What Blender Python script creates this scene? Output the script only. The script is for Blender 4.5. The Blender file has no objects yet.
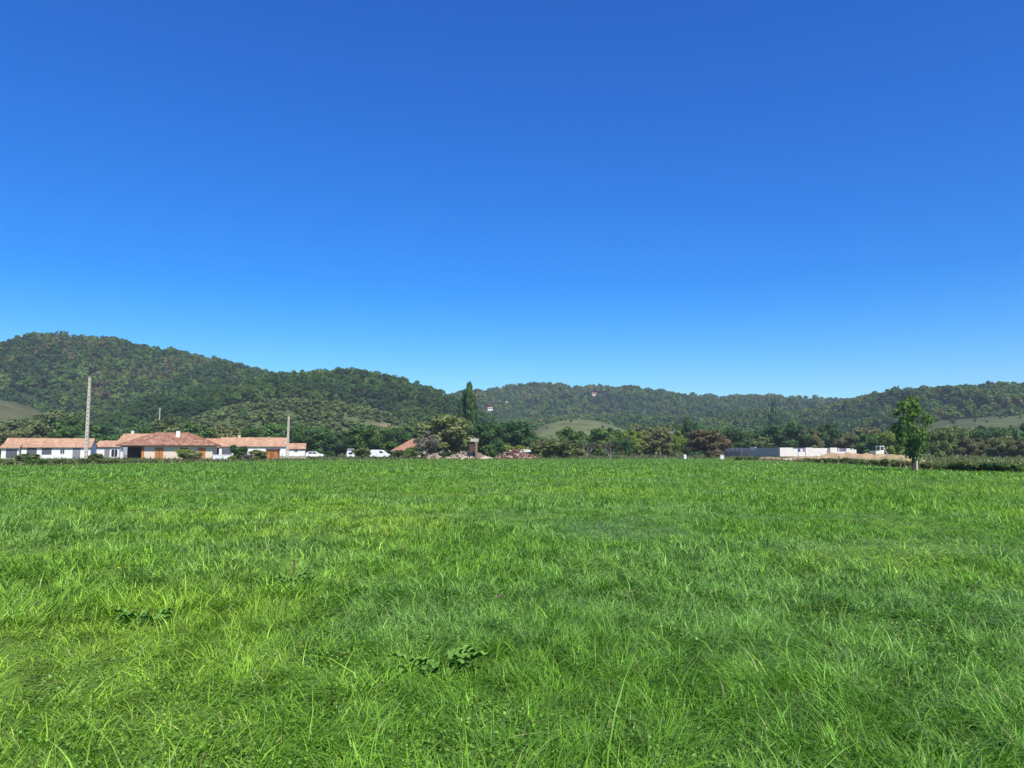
import bpy, bmesh, math, random
import numpy as np
from mathutils import Vector, Matrix

# ------------------------------------------------------------------ camera, world, sun
S = bpy.context.scene
COL = S.collection
F_PX = 745.0
PITCH = math.radians(5.14)
CAM_H = 1.6
cd = bpy.data.cameras.new("camera")
cd.sensor_width = 36.0
cd.lens = 36.0 * F_PX / 1024.0
cd.clip_start = 0.05
cd.clip_end = 12000
cam = bpy.data.objects.new("camera", cd)
COL.objects.link(cam)
cam.location = (0, 0, CAM_H)
cam.rotation_euler = (math.radians(90) + PITCH, 0, 0)
S.camera = cam

SUN_AZ = math.radians(24)     # to the right of straight behind the camera
SUN_EL = math.radians(50)
world = bpy.data.worlds.new("World")
S.world = world
world.use_nodes = True
wn = world.node_tree
wn.nodes.clear()
sky = wn.nodes.new("ShaderNodeTexSky")
sky.sky_type = 'NISHITA'
sky.sun_disc = False
sky.sun_elevation = SUN_EL
sky.altitude = 200
sky.air_density = 1.0
sky.dust_density = 0.15
sky.ozone_density = 3.0
sdir = Vector((math.sin(SUN_AZ) * math.cos(SUN_EL), -math.cos(SUN_AZ) * math.cos(SUN_EL), math.sin(SUN_EL)))
# nishita: rotation 0 puts the sun on +Y, turning clockwise seen from above
sky.sun_rotation = math.atan2(sdir.x, sdir.y)
hs = wn.nodes.new("ShaderNodeHueSaturation")
hs.inputs['Hue'].default_value = 0.5
hs.inputs['Saturation'].default_value = 1.62
hs.inputs['Value'].default_value = 1.0
bg = wn.nodes.new("ShaderNodeBackground")
bg.inputs['Strength'].default_value = 0.105
wo = wn.nodes.new("ShaderNodeOutputWorld")
wn.links.new(sky.outputs[0], hs.inputs['Color'])
# a clear deep blue autumn sky: a slightly steeper fall-off in red and green, a flatter one in blue
sep_ = wn.nodes.new("ShaderNodeSeparateColor"); com_ = wn.nodes.new("ShaderNodeCombineColor")
wn.links.new(hs.outputs[0], sep_.inputs[0])
SK = 6.28
for ch, (pw, gain) in enumerate(((1.20, 0.68), (1.12, 0.92), (0.90, 1.11))):
    d_ = wn.nodes.new("ShaderNodeMath"); d_.operation = 'DIVIDE'; d_.inputs[1].default_value = SK
    p_ = wn.nodes.new("ShaderNodeMath"); p_.operation = 'POWER'; p_.inputs[1].default_value = pw
    g_ = wn.nodes.new("ShaderNodeMath"); g_.operation = 'MULTIPLY'; g_.inputs[1].default_value = SK * gain
    wn.links.new(sep_.outputs[ch], d_.inputs[0]); wn.links.new(d_.outputs[0], p_.inputs[0]); wn.links.new(p_.outputs[0], g_.inputs[0])
    wn.links.new(g_.outputs[0], com_.inputs[ch])
wn.links.new(com_.outputs[0], bg.inputs['Color'])
wn.links.new(bg.outputs[0], wo.inputs['Surface'])

sd = bpy.data.lights.new("sun", 'SUN')
sd.energy = 4.0
sd.angle = math.radians(0.53)
sd.color = (1.0, 0.94, 0.82)
sun = bpy.data.objects.new("sun", sd)
COL.objects.link(sun)
sun.rotation_euler = sdir.to_track_quat('Z', 'Y').to_euler()
sun.location = (40, -60, 90)

S.view_settings.view_transform = 'Standard'
S.view_settings.look = 'None'
S.view_settings.exposure = 0.6
S.view_settings.gamma = 1.0
S.view_settings.use_curve_mapping = False
S.render.engine = 'CYCLES'
S.cycles.max_bounces = 6
S.cycles.diffuse_bounces = 3
S.cycles.glossy_bounces = 2
S.cycles.transmission_bounces = 4
S.cycles.transparent_max_bounces = 4
S.cycles.volume_bounces = 0
S.cycles.use_denoising = True
S.cycles.denoising_prefilter = 'NONE'
S.cycles.caustics_reflective = False
S.cycles.caustics_refractive = False

rnd = random.Random(7)
CP, SP = math.cos(PITCH), math.sin(PITCH)

def P(px, py, Y):
    """world point on the ray of photo pixel (px,py) at depth Y"""
    u = (px - 512.0) / F_PX
    v = (384.0 - py) / F_PX
    dy = CP - v * SP
    dz = SP + v * CP
    t = Y / dy
    return Vector((u * t, Y, CAM_H + dz * t))

def G(px, py):
    """where the ray of a photo pixel meets the flat ground"""
    q = P(px, py, 1.0)
    k = CAM_H / (CAM_H - q.z)
    return Vector((q.x * k, k, 0))

def X(px, Y, py=453):
    return P(px, py, Y).x

def Z(py, Y):
    return P(512, py, Y).z

# ------------------------------------------------------------------ materials
def nt(name):
    m = bpy.data.materials.new(name)
    m.use_nodes = True
    t = m.node_tree
    b = t.nodes["Principled BSDF"]
    return m, t, b

def mat(name, col, rough=0.8, var=0.12, scale=3.0, spec=0.3, metal=0.0, bump=0.0, bscale=20.0):
    m, t, b = nt(name)
    b.inputs['Roughness'].default_value = rough
    b.inputs['Metallic'].default_value = metal
    b.inputs['Specular IOR Level'].default_value = spec
    tc = t.nodes.new("ShaderNodeTexCoord")
    n = t.nodes.new("ShaderNodeTexNoise")
    n.inputs['Scale'].default_value = scale
    n.inputs['Detail'].default_value = 6
    n.inputs['Roughness'].default_value = 0.65
    t.links.new(tc.outputs['Object'], n.inputs['Vector'])
    r = t.nodes.new("ShaderNodeValToRGB")
    r.color_ramp.elements[0].position = 0.3
    r.color_ramp.elements[1].position = 0.7
    r.color_ramp.elements[0].color = (*[max(0, c * (1 - var)) for c in col], 1)
    r.color_ramp.elements[1].color = (*[min(1, c * (1 + var)) for c in col], 1)
    t.links.new(n.outputs['Fac'], r.inputs['Fac'])
    t.links.new(r.outputs['Color'], b.inputs['Base Color'])
    if bump:
        n2 = t.nodes.new("ShaderNodeTexNoise")
        n2.inputs['Scale'].default_value = bscale
        t.links.new(tc.outputs['Object'], n2.inputs['Vector'])
        bp = t.nodes.new("ShaderNodeBump")
        bp.inputs['Strength'].default_value = bump
        t.links.new(n2.outputs['Fac'], bp.inputs['Height'])
        t.links.new(bp.outputs['Normal'], b.inputs['Normal'])
    return m

def leaf_mat(name, use_attr, transl=0.3, rough=0.5, spec=0.25, vary=0.35):
    """leaf material: colour from the object's own colour (trees) or a colour attribute (grass, woods)"""
    m, t, b = nt(name)
    L = t.links
    if use_attr:
        src = t.nodes.new("ShaderNodeAttribute")
        src.attribute_name = "tint"
    else:
        src = t.nodes.new("ShaderNodeObjectInfo")
    geo = t.nodes.new("ShaderNodeNewGeometry")
    mr = t.nodes.new("ShaderNodeMapRange")
    mr.inputs['To Min'].default_value = 1 - vary
    mr.inputs['To Max'].default_value = 1 + vary
    L.new(geo.outputs['Random Per Island'], mr.inputs['Value'])
    mul = t.nodes.new("ShaderNodeVectorMath")
    mul.operation = 'SCALE'
    L.new(src.outputs['Color'], mul.inputs[0])
    L.new(mr.outputs['Result'], mul.inputs['Scale'])
    L.new(mul.outputs['Vector'], b.inputs['Base Color'])
    b.inputs['Roughness'].default_value = rough
    b.inputs['Specular IOR Level'].default_value = spec
    tr = t.nodes.new("ShaderNodeBsdfTranslucent")
    mul2 = t.nodes.new("ShaderNodeVectorMath")
    mul2.operation = 'MULTIPLY'
    mul2.inputs[1].default_value = (1.25, 1.3, 0.6)
    L.new(mul.outputs['Vector'], mul2.inputs[0])
    L.new(mul2.outputs['Vector'], tr.inputs['Color'])
    mx = t.nodes.new("ShaderNodeMixShader")
    mx.inputs[0].default_value = transl
    L.new(b.outputs[0], mx.inputs[1])
    L.new(tr.outputs[0], mx.inputs[2])
    L.new(mx.outputs[0], t.nodes["Material Output"].inputs['Surface'])
    return m

M = {}
M['leaf'] = leaf_mat("leaf", False, 0.25, 0.55, 0.2, 0.4)
M['wood_leaf'] = leaf_mat("wood_leaf", True, 0.2, 0.7, 0.05, 0.14)
M['grass'] = leaf_mat("grass_blade", True, 0.32, 0.42, 0.25, 0.42)
M['bark'] = mat("bark", (0.12, 0.09, 0.065), 0.9, 0.35, 4, 0.2, bump=0.5)
M['bark_pale'] = mat("bark_pale", (0.30, 0.25, 0.20), 0.9, 0.3, 5, 0.2, bump=0.4)
M['render_white'] = mat("render_white", (0.78, 0.76, 0.71), 0.85, 0.05, 0.8, 0.2)
M['render_cream'] = mat("render_cream", (0.68, 0.57, 0.44), 0.85, 0.06, 0.8, 0.2)
M['slate_door'] = mat("slate_door", (0.085, 0.095, 0.11), 0.5, 0.12, 3, 0.4)
M['grey_shutter'] = mat("grey_shutter", (0.22, 0.23, 0.25), 0.5, 0.1, 3, 0.4)
M['brown_wood'] = mat("brown_wood", (0.27, 0.105, 0.035), 0.6, 0.35, 5, 0.3)
M['orange_wood'] = mat("orange_wood", (0.42, 0.17, 0.05), 0.6, 0.2, 4, 0.3)
M['dark_in'] = mat("dark_interior", (0.03, 0.03, 0.035), 0.8, 0.2, 3, 0.2)
M['glass'] = mat("window_glass", (0.03, 0.04, 0.05), 0.08, 0.1, 3, 0.6)
M['frame'] = mat("window_frame", (0.75, 0.75, 0.73), 0.5, 0.03, 3, 0.4)
M['concrete'] = mat("concrete", (0.42, 0.38, 0.32), 0.9, 0.18, 2.0, 0.2, bump=0.3)
M['concrete_pole'] = mat("concrete_pole", (0.58, 0.51, 0.43), 0.9, 0.2, 2.0, 0.2)
M['tar'] = mat("dark_gutter", (0.07, 0.055, 0.05), 0.6, 0.1, 3, 0.3)
M['car_white'] = mat("car_paint_white", (0.78, 0.79, 0.80), 0.28, 0.02, 3, 0.5)
M['tyre'] = mat("tyre_rubber", (0.02, 0.02, 0.02), 0.85, 0.1, 3, 0.2)
M['rim'] = mat("wheel_rim", (0.4, 0.4, 0.42), 0.35, 0.05, 3, 0.5, metal=0.7)
M['lamp_red'] = mat("lamp_red", (0.4, 0.02, 0.02), 0.3, 0.05, 3, 0.5)
M['lamp_clear'] = mat("lamp_clear", (0.7, 0.72, 0.74), 0.15, 0.05, 3, 0.5)
M['bumper'] = mat("bumper_plastic", (0.05, 0.05, 0.055), 0.6, 0.05, 3, 0.3)
M['metal_grey'] = mat("metal_grey", (0.35, 0.36, 0.37), 0.45, 0.08, 3, 0.4, metal=0.4)
M['white_panel'] = mat("white_panel", (0.8, 0.8, 0.79), 0.6, 0.03, 3, 0.3)
M['digger_yellow'] = mat("digger_cream", (0.72, 0.66, 0.45), 0.5, 0.08, 3, 0.4)
M['soil'] = mat("excavated_soil", (0.40, 0.275, 0.16), 0.95, 0.3, 0.9, 0.1, bump=0.7, bscale=5)
M['soil_grass'] = mat("weedy_soil", (0.32, 0.26, 0.13), 0.95, 0.35, 0.8, 0.1, bump=0.7, bscale=5)
M['clay_brick'] = mat("old_brick", (0.30, 0.19, 0.14), 0.9, 0.4, 6, 0.2, bump=0.5)
M['rubble_pale'] = mat("rubble_pale", (0.48, 0.40, 0.30), 0.9, 0.3, 3, 0.2, bump=0.5)
M['rubble_red'] = mat("rubble_red", (0.22, 0.11, 0.09), 0.9, 0.4, 3, 0.2, bump=0.5)
M['dark_timber'] = mat("dark_timber", (0.09, 0.055, 0.045), 0.8, 0.3, 4, 0.2)
M['pole_wood'] = mat("pole_wood", (0.30, 0.23, 0.16), 0.9, 0.25, 4, 0.2)
M['petal'] = mat("clover_petal", (0.45, 0.08, 0.28), 0.6, 0.2, 30, 0.2)
M['petal_w'] = mat("white_petal", (0.75, 0.75, 0.70), 0.6, 0.05, 30, 0.2)
M['petal_y'] = mat("yellow_petal", (0.75, 0.55, 0.03), 0.6, 0.1, 30, 0.2)
M['dock'] = mat("dock_leaf", (0.13, 0.27, 0.045), 0.6, 0.4, 14, 0.12)
M['stem'] = mat("dock_stem", (0.16, 0.10, 0.05), 0.7, 0.2, 14, 0.3)

def block_mat():
    m, t, b = nt("concrete_block_wall")
    tc = t.nodes.new("ShaderNodeTexCoord")
    mp = t.nodes.new("ShaderNodeMapping")
    mp.inputs['Rotation'].default_value = (math.radians(90), 0, 0)
    br = t.nodes.new("ShaderNodeTexBrick")
    br.inputs['Color1'].default_value = (0.68, 0.62, 0.54, 1)
    br.inputs['Color2'].default_value = (0.78, 0.72, 0.64, 1)
    br.inputs['Mortar'].default_value = (0.52, 0.50, 0.47, 1)
    br.inputs['Scale'].default_value = 1.0
    br.inputs['Brick Width'].default_value = 0.5
    br.inputs['Row Height'].default_value = 0.2
    br.inputs['Mortar Size'].default_value = 0.012
    t.links.new(tc.outputs['Object'], mp.inputs['Vector'])
    t.links.new(mp.outputs[0], br.inputs['Vector'])
    t.links.new(br.outputs['Color'], b.inputs['Base Color'])
    b.inputs['Roughness'].default_value = 0.9
    return m
M['block'] = block_mat()
M['block_shaded'] = M['block'].copy(); M['block_shaded'].name = "shaded_block_wall"  # darker, warmer block copy: the side wall's shade is put into its colour
for _n in M['block_shaded'].node_tree.nodes:
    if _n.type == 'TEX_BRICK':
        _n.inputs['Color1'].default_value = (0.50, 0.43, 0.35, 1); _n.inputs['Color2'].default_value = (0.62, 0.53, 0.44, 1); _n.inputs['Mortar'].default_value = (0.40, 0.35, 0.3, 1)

def tile_mat(name, c1, c2, c3):
    """canal tiles: courses running down the slope with per-tile colour"""
    m, t, b = nt(name)
    L = t.links
    tc = t.nodes.new("ShaderNodeTexCoord")
    br = t.nodes.new("ShaderNodeTexVoronoi")
    br.inputs['Scale'].default_value = 3.2
    L.new(tc.outputs['Object'], br.inputs['Vector'])
    n = t.nodes.new("ShaderNodeTexNoise")
    n.inputs['Scale'].default_value = 0.9
    n.inputs['Detail'].default_value = 5
    L.new(tc.outputs['Object'], n.inputs['Vector'])
    sep = t.nodes.new("ShaderNodeSeparateColor")
    L.new(br.outputs['Color'], sep.inputs[0])
    r = t.nodes.new("ShaderNodeValToRGB")
    e = r.color_ramp.elements
    e[0].position = 0.0; e[0].color = (*c1, 1)
    e[1].position = 1.0; e[1].color = (*c3, 1)
    x = e.new(0.5); x.color = (*c2, 1)
    mx = t.nodes.new("ShaderNodeMath"); mx.operation = 'MULTIPLY_ADD'
    mx.inputs[1].default_value = 0.6; 
    L.new(sep.outputs[0], mx.inputs[0])
    ms = t.nodes.new("ShaderNodeMath"); ms.operation = 'MULTIPLY_ADD'
    ms.inputs[1].default_value = 1.0; ms.inputs[2].default_value = -0.3
    L.new(n.outputs['Fac'], ms.inputs[0])
    L.new(ms.outputs[0], mx.inputs[2])
    L.new(mx.outputs[0], r.inputs['Fac'])
    L.new(r.outputs['Color'], b.inputs['Base Color'])
    w = t.nodes.new("ShaderNodeTexWave")
    w.wave_type = 'BANDS'; w.bands_direction = 'X'
    w.inputs['Scale'].default_value = 1.3
    L.new(tc.outputs['Object'], w.inputs['Vector'])
    bp = t.nodes.new("ShaderNodeBump")
    bp.inputs['Strength'].default_value = 0.8
    bp.inputs['Distance'].default_value = 0.06
    L.new(w.outputs['Fac'], bp.inputs['Height'])
    L.new(bp.outputs['Normal'], b.inputs['Normal'])
    b.inputs['Roughness'].default_value = 0.85
    return m
M['tiles_pink'] = tile_mat("pale_pink_tiles", (0.33, 0.17, 0.10), (0.50, 0.28, 0.16), (0.60, 0.43, 0.28))
M['tiles_orange'] = tile_mat("orange_tiles", (0.42, 0.17, 0.09), (0.54, 0.25, 0.14), (0.62, 0.36, 0.22))
M['tiles_old'] = tile_mat("weathered_red_tiles", (0.13, 0.07, 0.045), (0.32, 0.14, 0.08), (0.50, 0.32, 0.21))

# ------------------------------------------------------------------ object helpers
def link(o):
    COL.objects.link(o)
    return o

def tag(o, label=None, cat=None, group=None, kind=None):
    if label: o['label'] = label
    if cat: o['category'] = cat
    if group: o['group'] = group
    if kind: o['kind'] = kind
    return o

def empty(name, loc, rz=0.0):
    o = bpy.data.objects.new(name, None)
    o.empty_display_size = 0.3
    o.location = loc
    o.rotation_euler = (0, 0, rz)
    return link(o)

def np_mesh(name, V, F, mats, tint=None, smooth=False):
    """V (n,3), F (m,k) all the same k"""
    me = bpy.data.meshes.new(name)
    n, m, k = len(V), len(F), F.shape[1]
    me.vertices.add(n)
    me.vertices.foreach_set('co', np.ascontiguousarray(V, np.float32).ravel())
    me.loops.add(m * k)
    me.loops.foreach_set('vertex_index', np.ascontiguousarray(F, np.int32).ravel())
    me.polygons.add(m)
    me.polygons.foreach_set('loop_start', np.arange(0, m * k, k, dtype=np.int32))
    me.polygons.foreach_set('loop_total', np.full(m, k, np.int32))
    if smooth:
        me.polygons.foreach_set('use_smooth', np.ones(m, bool))
    for q in (mats if isinstance(mats, (list, tuple)) else [mats]):
        me.materials.append(q)
    if tint is not None:
        a = me.color_attributes.new("tint", 'FLOAT_COLOR', 'POINT')
        c = np.ones((n, 4), np.float32)
        c[:, :3] = tint
        a.data.foreach_set('color', c.ravel())
    me.update(calc_edges=True)
    me.validate()
    return me

class MB:
    """collects boxes, prisms and tubes into one mesh"""
    def __init__(s):
        s.v = []; s.f = []
    def add(s, vs, fs):
        o = len(s.v)
        s.v += [tuple(q) for q in vs]
        s.f += [tuple(i + o for i in f) for f in fs]
        return s
    def box(s, x0, x1, y0, y1, z0, z1, ch=0.0, mtx=None):
        vs = [(x, y, z) for z in (z0, z1) for y in (y0, y1) for x in (x0, x1)]
        if mtx: vs = [mtx @ Vector(q) for q in vs]
        return s.add(vs, [(0, 2, 3, 1), (4, 5, 7, 6), (0, 1, 5, 4), (2, 6, 7, 3), (0, 4, 6, 2), (1, 3, 7, 5)])
    def prism(s, prof, a, b, axis='y'):
        """extrude closed profile [(u,z)] along axis from a to b"""
        n = len(prof)
        mk = (lambda u, w, t: (u, t, w)) if axis == 'y' else (lambda u, w, t: (t, u, w))
        vs = [mk(u, w, a) for u, w in prof] + [mk(u, w, b) for u, w in prof]
        fs = [tuple(range(n))[::-1], tuple(range(n, 2 * n))] + [(i, (i + 1) % n, n + (i + 1) % n, n + i) for i in range(n)]
        return s.add(vs, fs)
    def tube(s, p0, p1, r0, r1, n=8):
        p0, p1 = Vector(p0), Vector(p1)
        d = (p1 - p0).normalized()
        a = d.cross(Vector((0.3, 0.2, 1)) if abs(d.z) < 0.95 else Vector((1, 0.1, 0))).normalized()
        b = d.cross(a)
        vs = []
        for p, r in ((p0, r0), (p1, r1)):
            for i in range(n):
                t = 2 * math.pi * i / n
                vs.append(p + (a * math.cos(t) + b * math.sin(t)) * r)
        fs = [(i, (i + 1) % n, n + (i + 1) % n, n + i) for i in range(n)] + [tuple(range(n))[::-1], tuple(range(n, 2 * n))]
        return s.add(vs, fs)
    def mesh(s, name, m):
        me = bpy.data.meshes.new(name)
        me.from_pydata(s.v, [], s.f)
        me.materials.append(m)
        me.update()
        return me
    def build(s, name, m, parent=None, loc=None, bevel=0.0):
        me = s.mesh(name, m)
        o = bpy.data.objects.new(name, me)
        if parent: o.parent = parent
        if loc: o.location = loc
        link(o)
        if bevel:
            bv = o.modifiers.new("bevel", 'BEVEL'); bv.width = bevel; bv.segments = 2; bv.limit_method = 'ANGLE'
        return o

def copy_tree(o, parent=None):
    c = o.copy()
    link(c)
    c.parent = parent
    for ch in list(o.children):
        copy_tree(ch, c)
    return c

# ------------------------------------------------------------------ noise
_pr = np.random.RandomState(3)
_LAT = _pr.rand(256, 256)
def vnoise(x, y, off=0):
    x = np.asarray(x, float) + off * 17.3
    y = np.asarray(y, float) + off * 9.1
    xi = np.floor(x).astype(int); yi = np.floor(y).astype(int)
    fx = x - xi; fy = y - yi
    fx = fx * fx * (3 - 2 * fx); fy = fy * fy * (3 - 2 * fy)
    g = lambda a, b: _LAT[a % 256, b % 256]
    return (g(xi, yi) * (1 - fx) + g(xi + 1, yi) * fx) * (1 - fy) + (g(xi, yi + 1) * (1 - fx) + g(xi + 1, yi + 1) * fx) * fy
def fbm(x, y, off=0, o=4):
    s = 0; a = 0.5; t = 0
    for i in range(o):
        s = s + a * vnoise(x * 2 ** i, y * 2 ** i, off + i * 5); t += a; a *= 0.5
    return s / t
def sstep(a, b, x):
    t = np.clip((np.asarray(x, float) - a) / (b - a), 0, 1)
    return t * t * (3 - 2 * t)

# ------------------------------------------------------------------ hills: ridges with their own distance and height
# name, crest depth, foot depth, skyline trace (px,py) of the bare ground, back slope length, gully depth
LAYERS = [
    ('high', 820, 440, [(-200, 378), (-100, 368), (0, 355), (60, 351.5), (95, 350), (130, 352.5), (180, 358.5), (230, 369.5), (285, 384), (330, 394), (400, 412), (450, 432), (500, 452)], 500, 26),
    ('spur', 620, 350, [(100, 452), (150, 433), (190, 418), (225, 406), (260, 394), (285, 384), (310, 381), (340, 380), (375, 382), (400, 387), (430, 396), (458, 406), (475, 418), (500, 434), (530, 452)], 300, 18),
    ('far', 1350, 800, [(300, 420), (380, 411), (440, 404), (480, 397), (510, 392), (530, 391.5), (545, 394), (600, 396), (640, 398.5), (700, 400), (730, 402), (760, 404.5), (785, 402), (800, 404), (825, 409), (850, 409), (900, 412), (1000, 416), (1200, 424)], 700, 36),
    ('east', 780, 430, [(760, 452), (790, 428), (820, 418), (845, 411), (865, 404), (885, 399), (900, 399), (930, 395), (950, 393), (985, 393), (1010, 397), (1100, 404), (1250, 418)], 400, 22),
    ('middle', 900, 520, [(420, 452), (470, 432), (500, 428), (540, 424), (600, 424), (660, 422), (720, 420), (760, 419), (800, 422), (860, 430), (900, 452)], 200, 12),
    ('pasture', 480, 330, [(500, 452), (525, 438), (540, 426), (560, 420.5), (575, 419.5), (592, 420.5), (612, 427), (640, 440), (665, 452)], 60, 0),
    ('west', 470, 320, [(-200, 385), (-60, 392), (0, 400), (15, 404), (28, 413), (60, 431), (95, 452)], 120, 0),
    ('scrub', 480, 340, [(195, 452), (225, 428), (250, 411), (275, 404), (300, 402.5), (335, 405), (370, 411), (395, 419), (425, 434), (450, 452)], 100, 2),
    ('meadow', 540, 370, [(850, 452), (890, 434), (920, 424), (950, 420), (985, 417), (1024, 415), (1100, 412), (1250, 410)], 120, 0),
]
def smooth_interp(x, xs, ys):
    ys = np.array(ys); xs = np.array(xs)
    out = 0
    for k in (-8, -4, 0, 4, 8):
        out = out + np.interp(x + k * (xs[-1] - xs[0]) / 900.0, xs, ys)
    return out / 5
def terrain(x, y):
    x = np.asarray(x, float); y = np.asarray(y, float)
    H = np.full(np.broadcast(x, y).shape, -50.0)
    ID = np.zeros(H.shape, int)
    for i, (nm, yc, yf, tr, back, gul) in enumerate(LAYERS):
        xs = [P(px, py, yc).x for px, py in tr]
        hs_ = [max(P(px, py, yc).z, -2.0) for px, py in tr]
        crest = yc + 40 * (vnoise(x / 160, 0 * x, 40 + i) - 0.5) * (1 if gul else 0.3)
        h = smooth_interp(x, xs, hs_)
        foot = yf + 60 * (vnoise(x / 120, 0 * x, 60 + i) - 0.5) * (1 if gul else 0.3)
        t = np.clip((y - foot) / (crest - foot), 0, 1)
        s = np.sin(t * math.pi / 2) ** 1.25
        b = np.clip((y - crest) / back, 0, 1)
        s = s * (1 - 0.75 * b * b * (3 - 2 * b))
        g = gul * (np.abs(vnoise(x / 70 + y / 260, y / 400, 80 + i) - 0.5) * 2 - 0.5) * np.sin(np.pi * np.clip(t, 0, 1)) * np.clip(h / 60, 0, 1)
        z = h * s + g
        z = np.where(y < foot, -3, z)
        better = z > H
        H = np.where(better, z, H); ID = np.where(better, i, ID)
    H = H + 1.2 * (fbm(x / 45, y / 45, 11) - 0.5) * sstep(330, 420, y)
    base = 0.2 * sstep(300, 360, y)
    ID = np.where(H < base + 0.5, -1, ID)
    H = np.maximum(H, base)
    H = H * sstep(296, 340, y)
    return H, ID

def patch_masks(x, y, ID):
    """bare (treeless) weights by kind"""
    bare = np.zeros(x.shape, bool)
    for nm in ('pasture', 'west', 'scrub', 'meadow'):
        bare |= ID == [l[0] for l in LAYERS].index(nm)
    def ell(px, py, Y, rx, ry):
        c = P(px, py, Y)
        return ((x - c.x) / rx) ** 2 + ((y - Y) / ry) ** 2 < 1
    green_strip = ell(108, 425, 480, 17, 38)
    crest_meadow = ell(845, 402, 1340, 30, 60) | ell(655, 396, 1335, 75, 45) | ell(695, 396, 1330, 30, 40)
    small = ell(480, 418, 1010, 30, 30) 
    return bare, green_strip, crest_meadow, small & False

gx = np.arange(-1500, 1501, 10.0)
gy = np.concatenate([np.arange(300, 700, 8.0), np.arange(700, 2201, 14.0)])
GX, GY = np.meshgrid(gx, gy)
H, ID = terrain(GX, GY)
nx, ny = len(gx), len(gy)
Vt = np.stack([GX.ravel(), GY.ravel(), H.ravel()], 1)
ii = np.arange(nx * ny).reshape(ny, nx)
Ft = np.stack([ii[:-1, :-1].ravel(), ii[:-1, 1:].ravel(), ii[1:, 1:].ravel(), ii[1:, :-1].ravel()], 1)
LI = {l[0]: i for i, l in enumerate(LAYERS)}
tint = np.empty(GX.shape + (3,))
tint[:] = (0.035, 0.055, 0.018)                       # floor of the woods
bare, gs, cm, sm = patch_masks(GX, GY, ID)
nz = fbm(GX / 30, GY / 30, 21)[..., None]
tint = np.where((ID == -1)[..., None], np.array((0.10, 0.14, 0.045)), tint)
tint = np.where((ID == LI['pasture'])[..., None], np.array((0.15, 0.175, 0.07)) * (0.7 + 0.5 * nz), tint)
tint = np.where((ID == LI['west'])[..., None], np.array((0.115, 0.125, 0.055)) * (0.6 + 0.6 * nz), tint)
tint = np.where((ID == LI['scrub'])[..., None], np.array((0.085, 0.115, 0.038)) * (0.6 + 0.8 * nz), tint)
tint = np.where((ID == LI['meadow'])[..., None], np.array((0.11, 0.13, 0.05)) * (0.6 + 0.6 * nz), tint)
tint = np.where((cm | sm)[..., None], np.array((0.17, 0.20, 0.08)), tint)
tint = np.where(gs[..., None], np.array((0.13, 0.19, 0.06)), tint)
tanp = P(399, 427, 445)
tint = np.where((((GX - tanp.x) / 8.5) ** 2 + ((GY - 415) / 28) ** 2 < 1)[..., None], np.array((0.27, 0.20, 0.12)), tint)

def ground_mat(name):
    m, t, b = nt(name)
    L = t.links
    a = t.nodes.new("ShaderNodeAttribute"); a.attribute_name = "tint"
    tc = t.nodes.new("ShaderNodeTexCoord")
    n = t.nodes.new("ShaderNodeTexNoise"); n.inputs['Scale'].default_value = 0.09; n.inputs['Detail'].default_value = 10; n.inputs['Roughness'].default_value = 0.75
    L.new(tc.outputs['Object'], n.inputs['Vector'])
    mr = t.nodes.new("ShaderNodeMapRange"); mr.inputs['From Min'].default_value = 0.3; mr.inputs['From Max'].default_value = 0.7
    mr.inputs['To Min'].default_value = 0.55; mr.inputs['To Max'].default_value = 1.4
    L.new(n.outputs['Fac'], mr.inputs['Value'])
    s = t.nodes.new("ShaderNodeVectorMath"); s.operation = 'SCALE'
    L.new(a.outputs['Color'], s.inputs[0]); L.new(mr.outputs[0], s.inputs['Scale'])
    L.new(s.outputs[0], b.inputs['Base Color'])
    b.inputs['Roughness'].default_value = 0.95
    b.inputs['Specular IOR Level'].default_value = 0.1
    return m
M['terrain'] = ground_mat("terrain_ground")
hills = link(bpy.data.objects.new("hills", np_mesh("hills", Vt, Ft, M['terrain'], tint.reshape(-1, 3), True)))
hills['kind'] = 'structure'

# ------------------------------------------------------------------ valley floor: field and the land around it
FIELD = [(-160, -60), (-160, 78), (X(0, 79), 79), (X(80, 85), 85), (X(150, 95), 95), (X(230, 108), 108), (X(300, 126), 126),
         (X(400, 140), 140), (X(520, 140), 140), (X(600, 146), 146), (X(725, 146), 146), (X(745, 126), 126), (X(780, 112), 112),
         (X(860, 84), 84), (X(925, 62), 62), (X(1024, 54.5), 54.5), (75, 44), (110, 38), (150, -60)]
FXY = np.array(FIELD)
def in_field(x, y):
    x = np.asarray(x); y = np.asarray(y)
    c = np.zeros(x.shape, bool)
    j = len(FXY) - 1
    for i in range(len(FXY)):
        xi, yi = FXY[i]; xj, yj = FXY[j]
        hit = ((yi > y) != (yj > y)) & (x < (xj - xi) * (y - yi) / (yj - yi + 1e-12) + xi)
        c ^= hit
        j = i
    return c
gx2 = np.concatenate([np.arange(-1500, -200, 100.0), np.arange(-200, 201, 4.0), np.arange(300, 1501, 100.0)])
gy2 = np.concatenate([np.arange(-400, -20, 40.0), np.arange(-20, 300.1, 4.0)])
G2X, G2Y = np.meshgrid(gx2, gy2)
V2 = np.stack([G2X.ravel(), G2Y.ravel(), np.zeros(G2X.size)], 1)
i2 = np.arange(G2X.size).reshape(G2X.shape)
F2 = np.stack([i2[:-1, :-1].ravel(), i2[:-1, 1:].ravel(), i2[1:, 1:].ravel(), i2[1:, :-1].ravel()], 1)
n2 = fbm(G2X / 14, G2Y / 14, 31)[..., None]
t2 = np.array((0.10, 0.13, 0.04)) * (1 - n2) + np.array((0.22, 0.20, 0.09)) * n2
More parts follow.
